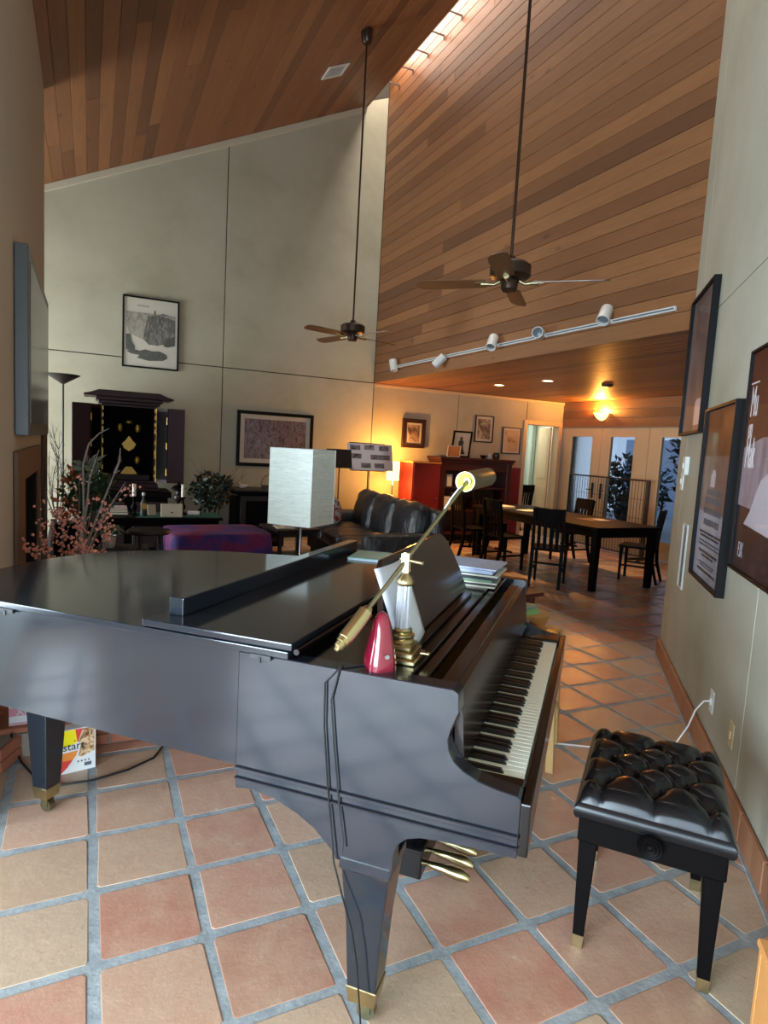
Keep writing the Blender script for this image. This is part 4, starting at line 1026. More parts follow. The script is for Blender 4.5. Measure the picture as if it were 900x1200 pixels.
WARM = (1.0, 0.40, 0.07)
def build_dining_lights():
    for k, (u, v, lb) in enumerate([(585, 451, 'recessed ceiling downlight glowing over the mahogany mantel'), (642, 446, 'recessed ceiling downlight glowing over the dining table')]):
        p = Pz(u, v, ZL); o = thing('recessed_light', lb, 'ceiling light', (p.x, p.y, ZL), 0, 'recessed lights in the dining ceiling')
        m = MB(); m.lathe([(.085, -.001), (.09, -.006), (.07, -.008), (.066, -.001)], 24); m.build('trim_ring', 'white_metal', o, smooth=50)
        m = MB(); m.lathe([(.0, -.004), (.066, -.004), (.066, -.002), (.0, -.002)], 24); m.build('lens', 'downlight', o)
        d = bpy.data.lights.new('recessed_light_beam', 'SPOT'); d.energy = 170; d.color = (1, .5, .17); d.spot_size = rad(95); d.spot_blend = .6; d.shadow_soft_size = .05
        l = bpy.data.objects.new('recessed_light_beam', d); COL.objects.link(l); l.location = (p.x, p.y, ZL-.02)
    p = Pz(712, 451, ZL); o = thing('smoke_alarm', 'small dark round fitting on the dining ceiling near the sconce', 'smoke alarm', (p.x, p.y, ZL))
    m = MB(); m.lathe([(.0, -.03), (.05, -.03), (.075, -.018), (.08, -.001)], 24); m.build('body', 'fan_bronze', o, smooth=40)
    # bowl sconce on the beam above the doors
    y = 6.885; o = thing('wall_sconce', 'glowing frosted bowl sconce on the wood band above the french doors', 'wall lamp', (XD-.021, y, 2.23))
    m = MB(); prof = [(.02, -.01), (.05, .0), (.09, .03), (.125, .07), (.15, .115), (.155, .12), (.145, .118), (.12, .075), (.08, .035), (.03, .012)]
    n = 16; vs = []
    for r, z in prof: vs += [(-r*math.sin(math.pi*k/n), r*math.cos(math.pi*k/n), z) for k in range(n+1)]
    m.add(vs, [(j*(n+1)+k, j*(n+1)+k+1, (j+1)*(n+1)+k+1, (j+1)*(n+1)+k) for j in range(len(prof)-1) for k in range(n)]); m.build('glass_bowl', 'sconce_glass', o, smooth=60)
    m = MB(); m.box(-.012, 0, -.06, .06, -.03, .10); m.build('back_plate', 'old_brass', o, bevel=.003)
    d = bpy.data.lights.new('sconce_bulb', 'POINT'); d.energy = 120; d.color = WARM; d.shadow_soft_size = .06
    l = bpy.data.objects.new('sconce_bulb', d); COL.objects.link(l); l.location = (XD-.10, y, 2.37)
build_dining_lights()

# ================================================================== LIVING AREA
def rounded(mb, cx, cy, cz, hx, hy, hz, r=.06, n=10, puff=.0, seed=0, noise=0.0):
    """a soft cushion-like box"""
    rr = random.Random(seed); ph = [rr.uniform(0, 6) for _ in range(6)]
    faces = []
    def P(a, b, c):
        p = Vector((a*hx, b*hy, c*hz)); q = Vector((max(-hx+r, min(hx-r, p.x)), max(-hy+r, min(hy-r, p.y)), max(-hz+r, min(hz-r, p.z))))
        d = p-q
        if d.length > 1e-6: p = q + d.normalized()*r
        e = puff*(1-a*a)*(1-b*b) if abs(c) > .99 else puff*(1-b*b)*(1-c*c) if abs(a) > .99 else puff*(1-a*a)*(1-c*c)
        nv = Vector((a if abs(a) > .99 else 0, b if abs(b) > .99 else 0, c if abs(c) > .99 else 0))
        w = noise*(math.sin(p.x*23+ph[0]+p.y*9)+math.sin(p.y*31+ph[1]+p.z*11)+math.sin(p.z*27+ph[2]+p.x*13))
        if nv.length > 0: p += nv.normalized()*(e+w)
        return (cx+p.x, cy+p.y, cz+p.z)
    for ax in range(3):
        for s in (-1, 1):
            def f(u, v):
                a, b = u*2-1, v*2-1
                a = math.sin(a*math.pi/2)*.5+a*.5; b = math.sin(b*math.pi/2)*.5+b*.5
                return P(s, a, b) if ax == 0 else P(a, s, b) if ax == 1 else P(a, b, s)
            mb.grid(f, n, n)
    return mb
def soft(name, mat, parent, *a, **k):
    m = MB(); rounded(m, *a, **k)
    bm_ = m
    o = bm_.build(name, mat, parent, smooth=180)
    me = o.data; b = bmesh.new(); b.from_mesh(me); bmesh.ops.remove_doubles(b, verts=b.verts, dist=.0005); bmesh.ops.recalc_face_normals(b, faces=b.faces); b.to_mesh(me); b.free()
    for p in me.polygons: p.use_smooth = True
    return o

def build_sofa():
    # local: x = along the back (length), y = front direction ; placed with front towards -X
    cen = Vector((3.50, 5.80, 0)); S_ = thing('sofa', 'black leather sofa with high back under the music stands', 'sofa', cen, math.pi/2+rad(-4))
    Lh = 1.28; 
    m = MB(); m.box(-Lh+.05, Lh-.05, -.38, .42, .07, .27); m.build('base', 'black_wood', S_, bevel=.01)
    for k in range(3):
        x = -.72 + k*.72
        soft('seat_cushion', 'leather_sofa', S_, x, .06, .35, .355, .40, .095, r=.05, puff=.02, seed=k, noise=.003)
        o = soft('back_cushion', 'leather_sofa', S_, 0, 0, 0, .355, .115, .27, r=.08, puff=.03, seed=10+k, noise=.007)
        o.location = (x, -.32, .63); o.rotation_euler = (rad(12), 0, 0)
    soft('back_frame', 'leather_sofa', S_, 0, -.47, .47, Lh-.03, .07, .40, r=.06, n=12, noise=.002)
    for s in (-1, 1): soft('arm', 'leather_sofa', S_, s*(Lh-.09), -.02, .34, .105, .44, .27, r=.09, seed=20+s, noise=.004)
    for x in (-1, 1):
        for y in (-.34, .36):
            m = MB(); m.cyl((x*(Lh-.12), y, 0), (x*(Lh-.12), y, .08), .025, n=10); m.build('foot', 'black_wood', S_)
    o = thing('throw_pillow', 'red throw pillow with grey and white pattern at the end of the sofa', 'cushion', (3.42, 6.62, .44), rad(20))
    p = soft('pillow_cover', 'throw_cushion', o, 0, 0, .19, .20, .09, .19, r=.08, puff=.03, seed=5); p.rotation_euler = (rad(-14), 0, rad(60))
build_sofa()

def build_paper_lamp():
    c = Vector((1.60, 2.52, 0)); a = .317; h = .50; ang = YAW*-1
    # a face turned about 30 degrees left of the line of sight
    vd = (Vector((c.x, c.y, 0)) - Vector((CAM.x, CAM.y, 0))); th = math.atan2(vd.y, vd.x) - math.pi/2
    o = thing('paper_floor_lamp', 'floor lamp with a square crinkled white paper shade behind the piano', 'lamp', c, th + rad(-30))
    m = MB(); m.lathe([(.0, .0), (.14, .0), (.14, .018), (.02, .026), (.0, .026)], 28); m.build('base', 'chrome', o, smooth=40)
    m = MB(); m.cyl((0, 0, .02), (0, 0, 1.25), .010, n=12); m.build('pole', 'chrome', o, smooth=50)
    z0 = 1.0; hw, hb = a/2, a/2
    m = MB(); n = 10; rr = random.Random(4)
    for k in range(4):
        R = Matrix.Rotation(k*math.pi/2, 4, 'Z')
        def f(u, v):
            b = .0025*math.sin(v*60+u*7+k)+.0015*math.sin(v*113+k*2)
            return tuple(R @ Vector(((u*2-1)*hw, -hw-b*math.sin(math.pi*u), z0+v*h)))
        m.grid(f, 6, 60)
    m.build('paper_shade', 'rice_paper', o, smooth=60)
    m = MB()
    for k in range(4):
        R = Matrix.Rotation(k*math.pi/2, 4, 'Z')
        for p, q in (((-hw, -hw, z0), (hw, -hw, z0)), ((-hw, -hw, z0+h), (hw, -hw, z0+h)), ((-hw, -hw, z0), (-hw, -hw, z0+h))): m.cyl(R @ Vector(p), R @ Vector(q), .0028, n=6)
    m.cyl((-hw, 0, z0+.02), (hw, 0, z0+.02), .003, n=6); m.cyl((0, -hw, z0+.02), (0, hw, z0+.02), .003, n=6); m.build('shade_wire', 'white_metal', o)
build_paper_lamp()

def build_stands():
    y = 7.42
    for (u0, v0, u1, v1, nm, lb, sheets) in ((384, 525, 412, 549, 'music_stand', 'black music stand standing empty behind the sofa', False), (412, 517, 452, 553, 'music_stand', 'black music stand holding a wide sheet of small pictures', True)):
        a = Py(u0, v0, y); b = Py(u1, v1, y); cx = (a.x+b.x)/2; zb = b.z; h = a.z-b.z; w = b.x-a.x
        o = thing(nm, lb, 'music stand', (cx, y, 0))
        m = MB(); m.cyl((0, 0, .25), (0, 0, zb+.1), .011, n=10); m.cyl((0, 0, .2), (0, 0, .6), .015, n=10); m.build('pole', 'black_metal', o, smooth=50)
        for k in range(3):
            t = 2*math.pi*k/3+.4; m = MB(); m.tube([(0, 0, .34), (.26*math.cos(t), .26*math.sin(t), .012), (.29*math.cos(t), .29*math.sin(t), .008)], .008, 8); m.build('leg', 'black_metal', o, smooth=50)
        M = Matrix.Translation((0, -.02, zb)) @ Matrix.Rotation(rad(-14), 4, 'X')
        m = MB(); m.box(-w/2, w/2, -.003, .003, 0, h, M); m.box(-w/2, w/2, -.05, -.003, 0, .006, M); m.build('desk', 'black_metal', o)
        if sheets:
            s = thing('picture_sheet', 'wide sheet with eight small dark pictures on the music stand', 'sheet music', (cx, y, zb)); s.rotation_euler = (rad(-14), 0, 0)
            W = w*1.26; x0 = -w/2+.0; m = MB(); m.box(x0-.04, x0-.04+W, -.030, -.0265, .008, h-.02); m.build('sheet', 'paper', s)
            for (px, pz) in ((.06, .70), (.37, .72), (.70, .70), (.08, .40), (.50, .38), (.72, .38), (.28, .08), (.58, .08)):
                m = MB(); X = x0-.04+W*px; m.box(X, X+W*.22, -.0312, -.030, h*pz+.01, h*pz+.01+h*.17); m.build('picture', 'photo_print', s)
build_stands()

def build_table_lamp():
    p = Py(460.5, 552, 7.55); zc = p.z
    t = thing('lamp_table', 'small dark round side table under the glowing lamp behind the sofa', 'table', (p.x, 7.55, 0))
    m = MB(); m.lathe([(0, .60), (.23, .60), (.235, .615), (.23, .63), (0, .63)], 28); m.build('table_top', 'dark_wood', t, smooth=40)
    m = MB(); m.lathe([(.16, 0), (.16, .02), (.03, .05), (.025, .58), (.05, .60)], 20); m.build('pedestal', 'dark_wood', t, smooth=40)
    o = thing('table_lamp', 'glowing white cylinder shade table lamp behind the sofa', 'lamp', (p.x, 7.55, .631))
    zb = zc-.15-.631
    m = MB(); m.lathe([(.0, 0), (.07, 0), (.07, .015), (.012, .03), (.010, zb+.04), (0, zb+.04)], 20); m.build('base', 'chrome', o, smooth=40)
    m = MB(); n = 28; vs = []
    for r, z in ((.10, zb), (.105, zb+.30), (.102, zb+.30), (.097, zb)): vs += [(r*math.cos(2*math.pi*k/n), r*math.sin(2*math.pi*k/n), z) for k in range(n)]
    m.add(vs, [(j*n+k, j*n+(k+1) % n, ((j+1) % 4)*n+(k+1) % n, ((j+1) % 4)*n+k) for j in range(4) for k in range(n)]); m.build('shade', 'lamp_shade_warm', o, smooth=50)
    for dz, e in ((.34, 66), (-.04, 34)):
        d = bpy.data.lights.new('table_lamp_bulb', 'POINT'); d.energy = e; d.color = WARM; d.shadow_soft_size = .07
        l = bpy.data.objects.new('table_lamp_bulb', d); COL.objects.link(l); l.location = (p.x, 7.52, .631+zb+dz)
build_table_lamp()

def box_table(name, label, cx, cy, rot, L, W, H, top, leg, mat, cat='table', apron=.07, shelf=False):
    o = thing(name, label, cat, (cx, cy, 0), rot)
    m = MB(); m.box(-L/2, L/2, -W/2, W/2, H-top, H); m.build('table_top', mat, o, bevel=.005)
    for x in (-1, 1):
        for y in (-1, 1):
            X, Y = x*(L/2-leg*.5-.04), y*(W/2-leg*.5-.04)
            m = MB(); m.loft([[Vector((X+a*h, Y+b*h, z)) for a, b in ((-1, -1), (1, -1), (1, 1), (-1, 1))] for z, h in ((0, leg*.40), (H-top, leg*.5))]); m.build('leg', mat, o, bevel=.003)
    m = MB(); i = .05
    m.box(-L/2+i, L/2-i, -W/2+i, -W/2+i+.02, H-top-apron, H-top); m.box(-L/2+i, L/2-i, W/2-i-.02, W/2-i, H-top-apron, H-top); m.box(-L/2+i, -L/2+i+.02, -W/2+i+.02, W/2-i-.02, H-top-apron, H-top); m.box(L/2-i-.02, L/2-i, -W/2+i+.02, W/2-i-.02, H-top-apron, H-top); m.build('apron', mat, o)
    if shelf: m = MB(); m.box(-L/2+.05, L/2-.05, -W/2+.05, W/2-.05, .12, .14); m.build('shelf', mat, o)
    return o

def build_living():
    # side table with magazines beside the paper lamp
    box_table('side_table', 'dark open side table with magazines between the lamp and the sofa', 2.56, 5.95, rad(8), .58, .60, .50, .03, .045, 'dark_wood', shelf=True)
    rr = random.Random(9)
    for k, (mt, lb) in enumerate((('book_cream', 'cream magazine fanned on the dark side table'), ('book_pink', 'pink magazine on the dark side table by the sofa'), ('book_dark', 'dark magazine lying on top on the side table'))):
        m = MB(); m.box(-.105, .105, -.14, .14, 0, .008); o = m.build('magazine', mt, bevel=.001); o.location = (2.46+k*.12, 5.86+k*.05, .5005+k*.0085); o.rotation_euler = (0, 0, rr.uniform(-.6, .6)); tag(o, lb, 'magazine', 'magazines on the side table')
    # cloth covered low table
    t = box_table('low_table', 'low wooden table hidden under a purple dyed cloth', 1.62, 5.68, rad(2), 1.02, .78, .49, .03, .05, 'dark_wood')
    m = MB(); L, W, H = 1.09, .85, .50; n = 120; rings = []
    def rr_pt(t, l, w, r=.06):
        # rounded rectangle by angle
        c, s = math.cos(t), math.sin(t); q = 8.0
        d = (abs(c)**q+abs(s)**q)**(-1/q); return c*d*l/2, s*d*w/2
    for f, z in ((0.02, H), (.5, H), (.97, H), (1.0, H-.008), (1.015, H-.05), (1.03, .30), (1.05, .16), (1.06, .04)):
        ring = []
        for k in range(n):
            a = 2*math.pi*k/n; x, y = rr_pt(a, L*f, W*f); d = max(0, (H-.05-z))
            wv = 1+.06*d/.4*math.sin(k*1.25)+.03*d/.4*math.sin(k*.7); ring.append(Vector((x*wv, y*wv, z + (.012*math.sin(x*7+1)*math.sin(y*9) if z >= H-.001 and f < .9 else 0))))
        rings.append(ring)
    m.loft(rings, cap=True); c = m.build('table_cloth', 'dyed_cloth', smooth=60); c.location = (1.62, 5.68, .004); c.rotation_euler = (0, 0, rad(2)); tag(c, 'purple and magenta dyed cloth draped over the low table', 'tablecloth')
    # dark console by the back wall
    o = thing('console_cabinet', 'small dark cabinet with framed door under the wide print', 'cabinet', (2.55, 7.62, 0))
    m = MB(); m.box(-.36, .36, -.24, .24, 0, .80); m.build('carcass', 'black_wood', o, bevel=.004); m = MB(); m.box(-.39, .39, -.27, .26, .80, .835); m.build('top', 'dark_wood', o, bevel=.005)
    m = MB(); m.box(-.30, .30, -.252, -.241, .07, .74); d = m.build('door', 'dark_wood', o, bevel=.004); m = MB(); m.box(-.22, .22, -.256, -.2525, .14, .67); m.build('door_panel', 'black_wood', d, bevel=.002)
    m = MB(); m.sphere((.25, -.262, .42), .012, 8); m.build('knob', 'old_brass', d)
    o = thing('wire_basket', 'small basket with an arched handle on the dark cabinet', 'basket', (2.70, 7.56, .836))
    m = MB(); m.lathe([(.0, 0), (.09, 0), (.11, .05), (.105, .05), (.085, .006), (0, .006)], 18); m.build('bowl', 'twig', o, smooth=40); m = MB(); m.tube([(-.108, 0, .05), (-.10, 0, .13), (-.05, 0, .19), (0, 0, .205), (.05, 0, .19), (.10, 0, .13), (.108, 0, .05)], .005, 6); m.build('handle', 'black_metal', o)
    o = thing('small_figurine', 'small pale bird figurine at the end of the dark cabinet', 'figurine', (2.30, 7.50, .836)); m = MB(); m.sphere((0, 0, .035), .045, 10, (1.3, .8, .75)); m.sphere((-.045, 0, .075), .022, 8); m.tube([(.04, 0, .04), (.09, 0, .06)], [.02, .006], 6); m.build('body', 'pot_white', o, smooth=80)
    m = MB(); m.cyl((-.062, 0, .076), (-.08, 0, .072), .005, .001, 6); m.build('beak', 'orange_bloom', o)
build_living()

# ================================================================== DINING AREA
def make_chair(label):
    o = thing('dining_chair', label, 'chair', group='dining chairs around the long table')
    w = .205
    m = MB(); m.prism([(-.20, -w+.02), (.20, -w-.01), (.225, -w+.03), (.225, w-.03), (.20, w+.01), (-.20, w-.02)], .43, .462); m.build('seat', 'black_wood', o, bevel=.008, seg=2)
    for s in (-1, 1):
        m = MB(); m.loft([[Vector((.185+a*h, s*(w-.03)+b*h, z)) for a, b in ((-1, -1), (1, -1), (1, 1), (-1, 1))] for z, h in ((0, .014), (.43, .019))]); m.build('leg', 'black_wood', o)
        m = MB(); m.loft([[Vector((x+a*h, s*(w-.035)+b*h, z)) for a, b in ((-1, -1), (1, -1), (1, 1), (-1, 1))] for x, z, h in ((-.27, 0, .015), (-.20, .25, .019), (-.185, .45, .02), (-.205, .65, .018), (-.255, .93, .014))]); m.build('leg', 'black_wood', o)
        m = MB(); m.box(-.20, .18, s*(w-.03)-.009, s*(w-.03)+.009, .19, .212); m.build('stretcher', 'black_wood', o)
    m = MB(); m.box(-.008, .012, -w+.03, w-.03, .24, .262); m.build('stretcher', 'black_wood', o)
    M = Matrix.Translation((-.225, 0, .86)) @ Matrix.Rotation(rad(-10), 4, 'Y')
    b = MB(); n = 8
    pts = []
    for k in range(n+1):
        y = -w+.02 + (2*w-.04)*k/n; pts.append((y, -.025*(1-(2*k/n-1)**2)))
    vs = []
    for y, x in pts: vs += [M @ Vector((x-.009, y, -.075)), M @ Vector((x+.009, y, -.075)), M @ Vector((x+.009, y, .085)), M @ Vector((x-.009, y, .085))]
    fs = [(0, 1, 2, 3), (4*n, 4*n+3, 4*n+2, 4*n+1)]
    for k in range(n):
        for c in range(4): fs.append((4*k+c, 4*(k+1)+c, 4*(k+1)+(c+1) % 4, 4*k+(c+1) % 4))
    b.add(vs, fs); b.build('backrest', 'black_wood', o, bevel=.003)
    for k in range(4):
        y = -.105+k*.07; m = MB(); m.loft([[Vector((x+a*.006, y+bb*.02, z)) for a, bb in ((-1, -1), (1, -1), (1, 1), (-1, 1))] for x, z in ((-.19, .46), (-.205, .62), (-.232, .80))]); m.build('back_slat', 'black_wood', o)
    return o
def build_dining():
    T = box_table('dining_table', 'long black dining table with square tapered legs', 6.08, 5.12, 0, 1.06, 2.56, .76, .035, .085, 'black_wood', apron=.09)
    spots = [(5.33, 4.36, 42, 'black dining chair turned away from the piano at the table corner'), (6.79, 4.33, 122, 'black dining chair pulled out on the door side of the table'), (6.80, 5.65, 178, 'black dining chair pushed in on the far side facing the mantel end'), (5.36, 5.32, 4, 'black dining chair with a slatted back beside the turned chair'), (5.32, 6.10, -4, 'black dining chair by the far left corner of the dining table'), (6.05, 6.66, -90, 'black dining chair at the head of the table by the mantel')]
    first = make_chair(spots[0][3])
    for i, (x, y, a, lb) in enumerate(spots):
        o = first if i == 0 else copy_tree(first)
        o.location = (x, y, 0); o.rotation_euler = (0, 0, rad(a)); o['label'] = lb
    rr = random.Random(21)
    for k, (x, y, w, l, lb, mt) in enumerate([(5.85, 5.1, .21, .3, 'loose white papers lying on the middle of the dining table', 'paper_warm'), (5.95, 5.6, .3, .22, 'open newspaper lying on the dining table', 'paper_warm'), (5.80, 6.0, .21, .3, 'small pile of letters at the far end of the dining table', 'book_cream'), (6.2, 4.55, .4, .3, 'brown placemat on the near end of the dining table', 'brown_board'), (6.25, 4.5, .12, .2, 'folded cream napkin on the brown placemat', 'paper_warm')]):
        m = MB(); m.box(-w/2, w/2, -l/2, l/2, 0, .006 if k != 2 else .03); o = m.build('placemat' if 'placemat' in lb else 'napkin' if 'napkin' in lb else 'paper_sheets', mt, bevel=.001); o.location = (x, y, .7605 + (.0065 if k == 4 else 0)); o.rotation_euler = (0, 0, rr.uniform(-.5, .5)); tag(o, lb, 'placemat' if 'placemat' in lb else 'napkin' if 'napkin' in lb else 'papers')
    # mahogany mantel with framed things on it
    M_ = thing('mahogany_mantel', 'dark mahogany mantel cabinet with open shelves against the back wall', 'cabinet', (6.29, 7.66, 0))
    m = MB(); m.box(-.72, -.62, -.2, .22, 0, 1.36); m.box(.62, .72, -.2, .22, 0, 1.36); m.box(-.62, .62, .19, .22, 0, 1.36); m.build('carcass', 'mahogany', M_, bevel=.004)
    m = MB(); m.box(-.76, .76, -.24, .235, 1.40, 1.44); m.box(-.74, .74, -.22, .23, 1.36, 1.40); m.build('mantel_top', 'mahogany', M_, bevel=.006)
    for z in (.14, .52, .92): m = MB(); m.box(-.62, .62, -.17, .19, z, z+.025); m.build('shelf', 'mahogany', M_)
    m = MB(); m.box(-.62, .62, -.19, -.17, 1.22, 1.36); m.build('frieze', 'mahogany', M_, bevel=.003)
    for x, z, w, h, mt, lb, nm in ((-.5, .545, .16, .22, 'book_cream', 'cream box standing on the left of the middle mantel shelf', 'storage_box'), (-.30, .545, .14, .2, 'cream_plastic', 'beige box beside the cream box on the mantel shelf', 'storage_box'), (-.48, .945, .10, .2, 'paper_warm', 'row of pale booklets on the upper mantel shelf', 'storage_box'), (.2, .545, .3, .18, 'mahogany', 'reddish wooden box on the right of the middle mantel shelf', 'storage_box')):
        m = MB(); m.box(-w/2, w/2, -.1, .1, 0, h); m.box(-w/2-.004, w/2+.004, -.104, .104, h-.03, h+.006); o = m.build(nm, mt, bevel=.002); o.location = (6.29+x, 7.66, z+.0005); tag(o, lb, 'box')
    p = picture('leaning_photo', 'black framed photo of a standing figure leaning on the mantel top', 'picture', (6.30, 7.78, 1.4415), math.pi, .38, .46, .03, .022, 'frame_black', .03, 'mat_white', None, tilt=rad(-8))
    fig = [(.20, .06), (.10, .06), (.14, .14), (.16, .22), (.15, .28), (.19, .30), (.185, .34), (.21, .365), (.235, .34), (.23, .30), (.26, .27), (.25, .18), (.27, .10)]
    flat(p, 'print', 'ink', [(x, z) for x, z in fig], .012)
    o = picture('greeting_card', 'small orange card propped on the left end of the mantel top', 'card', (6.00, 7.60, 1.4415), math.pi, .26, .20, .015, .012, 'paper_warm', .0, 'orange_card_lit_top', 'orange_card_lit_top', False, tilt=rad(-10)); o['category'] = 'card'
    for x, mt, lb, prof in ((6.47, 'dark_wood', 'small dark bowl on the mantel top beside the leaning photo', [(0, 0), (.03, 0), (.05, .03), (.065, .06), (.06, .06), (.03, .015), (0, .012)]), (6.60, 'pot_white', 'small white jar on the mantel top', [(0, 0), (.03, 0), (.035, .05), (.028, .08), (.02, .085), (.02, .095), (0, .095)]), (6.74, 'dark_wood', 'dark round pot at the right end of the mantel top', [(0, 0), (.05, 0), (.065, .04), (.06, .09), (.045, .1), (.05, .115), (0, .115)])):
        m = MB(); m.lathe(prof, 20); o = m.build('mantel_pot', mt, smooth=50); o.location = (x, 7.58, 1.4415); tag(o, lb, 'pot')
    # red cabinet and red wall panel on both sides of the mantel
    o = thing('red_cabinet', 'plain dark red cabinet between the table lamp and the mantel', 'cabinet', (5.27, 7.62, 0))
    m = MB(); m.box(-.26, .26, -.22, .26, .05, 1.32); m.build('carcass', 'red_paint', o, bevel=.004); m = MB(); m.box(-.27, .27, -.23, .27, 1.32, 1.34); m.build('top', 'orange_card_lit_top', o, bevel=.003); m = MB(); m.box(-.24, .24, -.232, -.22, .08, 1.30); d = m.build('door', 'red_paint', o, bevel=.003); m = MB(); m.sphere((.19, -.242, .75), .014, 8); m.build('knob', 'old_brass', d); m = MB(); m.box(-.24, .24, -.18, .24, 0, .05); m.build('plinth', 'black_wood', o)  # cabinet top coloured orange to stand for the warm lamplight on it
    m = MB(); m.box(7.05, 7.53, YB-.022, YB-.001, 0, 1.30); r = structure(m.build('trim_8', 'red_paint', bevel=.003)); m = MB(); m.box(7.035, 7.05, YB-.03, YB-.001, 0, 1.31); m.build('edge_strip', 'book_pink', r)
    # wire gate in front of the french doors
    X = 8.12; y0, y1, h = 5.47, 7.22, 1.25
    g = thing('wire_pet_gate', 'tall black wire pet gate standing before the french doors', 'gate', (X, (y0+y1)/2, 0)); L = (y1-y0)/2
    m = MB(); m.cyl((0, -L, h), (0, L, h), .012, n=8); m.cyl((0, -L, .06), (0, L, .06), .012, n=8); m.box(-.02, .02, -L-.03, -L+.03, 0, h+.01); m.box(-.012, .012, L-.012, L+.012, 0, h); m.cyl((0, 0, .06), (0, 0, h), .012, n=8); m.build('gate_frame', 'black_metal', g)
    wm = MB(); wm.cyl((0, 0, .06), (0, 0, h), .004, n=5); me = wm.mesh('wire', 'black_metal')
    k = 1
    while -L+k*.062 < L-.02:
        put('wire', me, g, (0, -L+k*.062, 0)); k += 1
    for z in (.35, .65, .95): m = MB(); m.cyl((0, -L, z), (0, L, z), .003, n=5); m.build('wire', 'black_metal', g)
    for y in (-L+.1, L-.1): m = MB(); m.box(-.18, .18, y-.015, y+.015, 0, .03); m.build('foot', 'black_metal', g)
    # chair seen in the hall
    o = copy_tree(first); o.location = (8.42, YB+1.15, 0); o.rotation_euler = (0, 0, rad(100)); o['label'] = 'black wooden chair in the room beyond the open doorway'; o['group'] = 'chairs in the hall'
build_dining()

# ---------------- outdoors behind the french doors
def leaf_cloud(mb, c, rx, ry, rz, n, size, seed):
    rr = random.Random(seed)
    for _ in range(n):
        while True:
            p = Vector((rr.uniform(-1, 1), rr.uniform(-1, 1), rr.uniform(-1, 1)))
            if .35 < p.length < 1: break
        p = Vector((c[0]+p.x*rx, c[1]+p.y*ry, c[2]+p.z*rz)); d = Vector((rr.uniform(-1, 1), rr.uniform(-1, 1), rr.uniform(-.6, 1))).normalized(); e = d.orthogonal().normalized()
        e = (Matrix.Rotation(rr.uniform(0, 6.28), 4, d) @ e); s = size*rr.uniform(.6, 1.3)
        mb.add([p, p+d*s*.5+e*s*.22, p+d*s, p+d*s*.5-e*s*.22], [(0, 1, 2, 3)])
def build_outdoors():
    m = MB(); m.box(XD+.14, XD+9, 0, 13, -.12, -.02); structure(m.build('floor_patio', 'patio'))
    m = MB(); m.box(XD+7.0, XD+7.2, 0, 13, -.02, 2.2); structure(m.build('wall_garden', 'outside_wall'))
    for k, (x, y, h, r, n, lb) in enumerate(((XD+2.6, 8.6, 1.5, .8, 900, 'leafy dark shrub seen through the first glass door'), (XD+3.2, 5.9, 2.3, 1.0, 1300, 'tall leafy bush seen through the side glass panel'), (XD+4.6, 8.0, 2.7, 1.0, 1100, 'slender garden tree seen through the middle glass door'))):
        o = thing('garden_shrub', lb, 'shrub', (x, y, -.02)); m = MB(); leaf_cloud(m, (0, 0, h*.62), r, r, h*.5, n, .2, 30+k); m.build('foliage', 'leaf_dark', o, recalc=False)
        for j in range(3):
            m = MB(); m.tube([(0, 0, 0), (.08*(j-1), .05*j, h*.3), (.3*(j-1), .15*(j-1), h*.7)], [.05, .04, .02], 7); m.build('stem', 'bark', o)
    o = thing('garden_post', 'grey square garden post beyond the middle glass door', 'post', (XD+1.9, 7.55, -.02)); m = MB(); m.box(-.06, .06, -.06, .06, 0, 2.5); m.build('shaft', 'bark', o, bevel=.005); m = MB(); m.box(-.09, .09, -.09, .09, 2.5, 2.56); m.build('cap', 'bark', o)
build_outdoors()

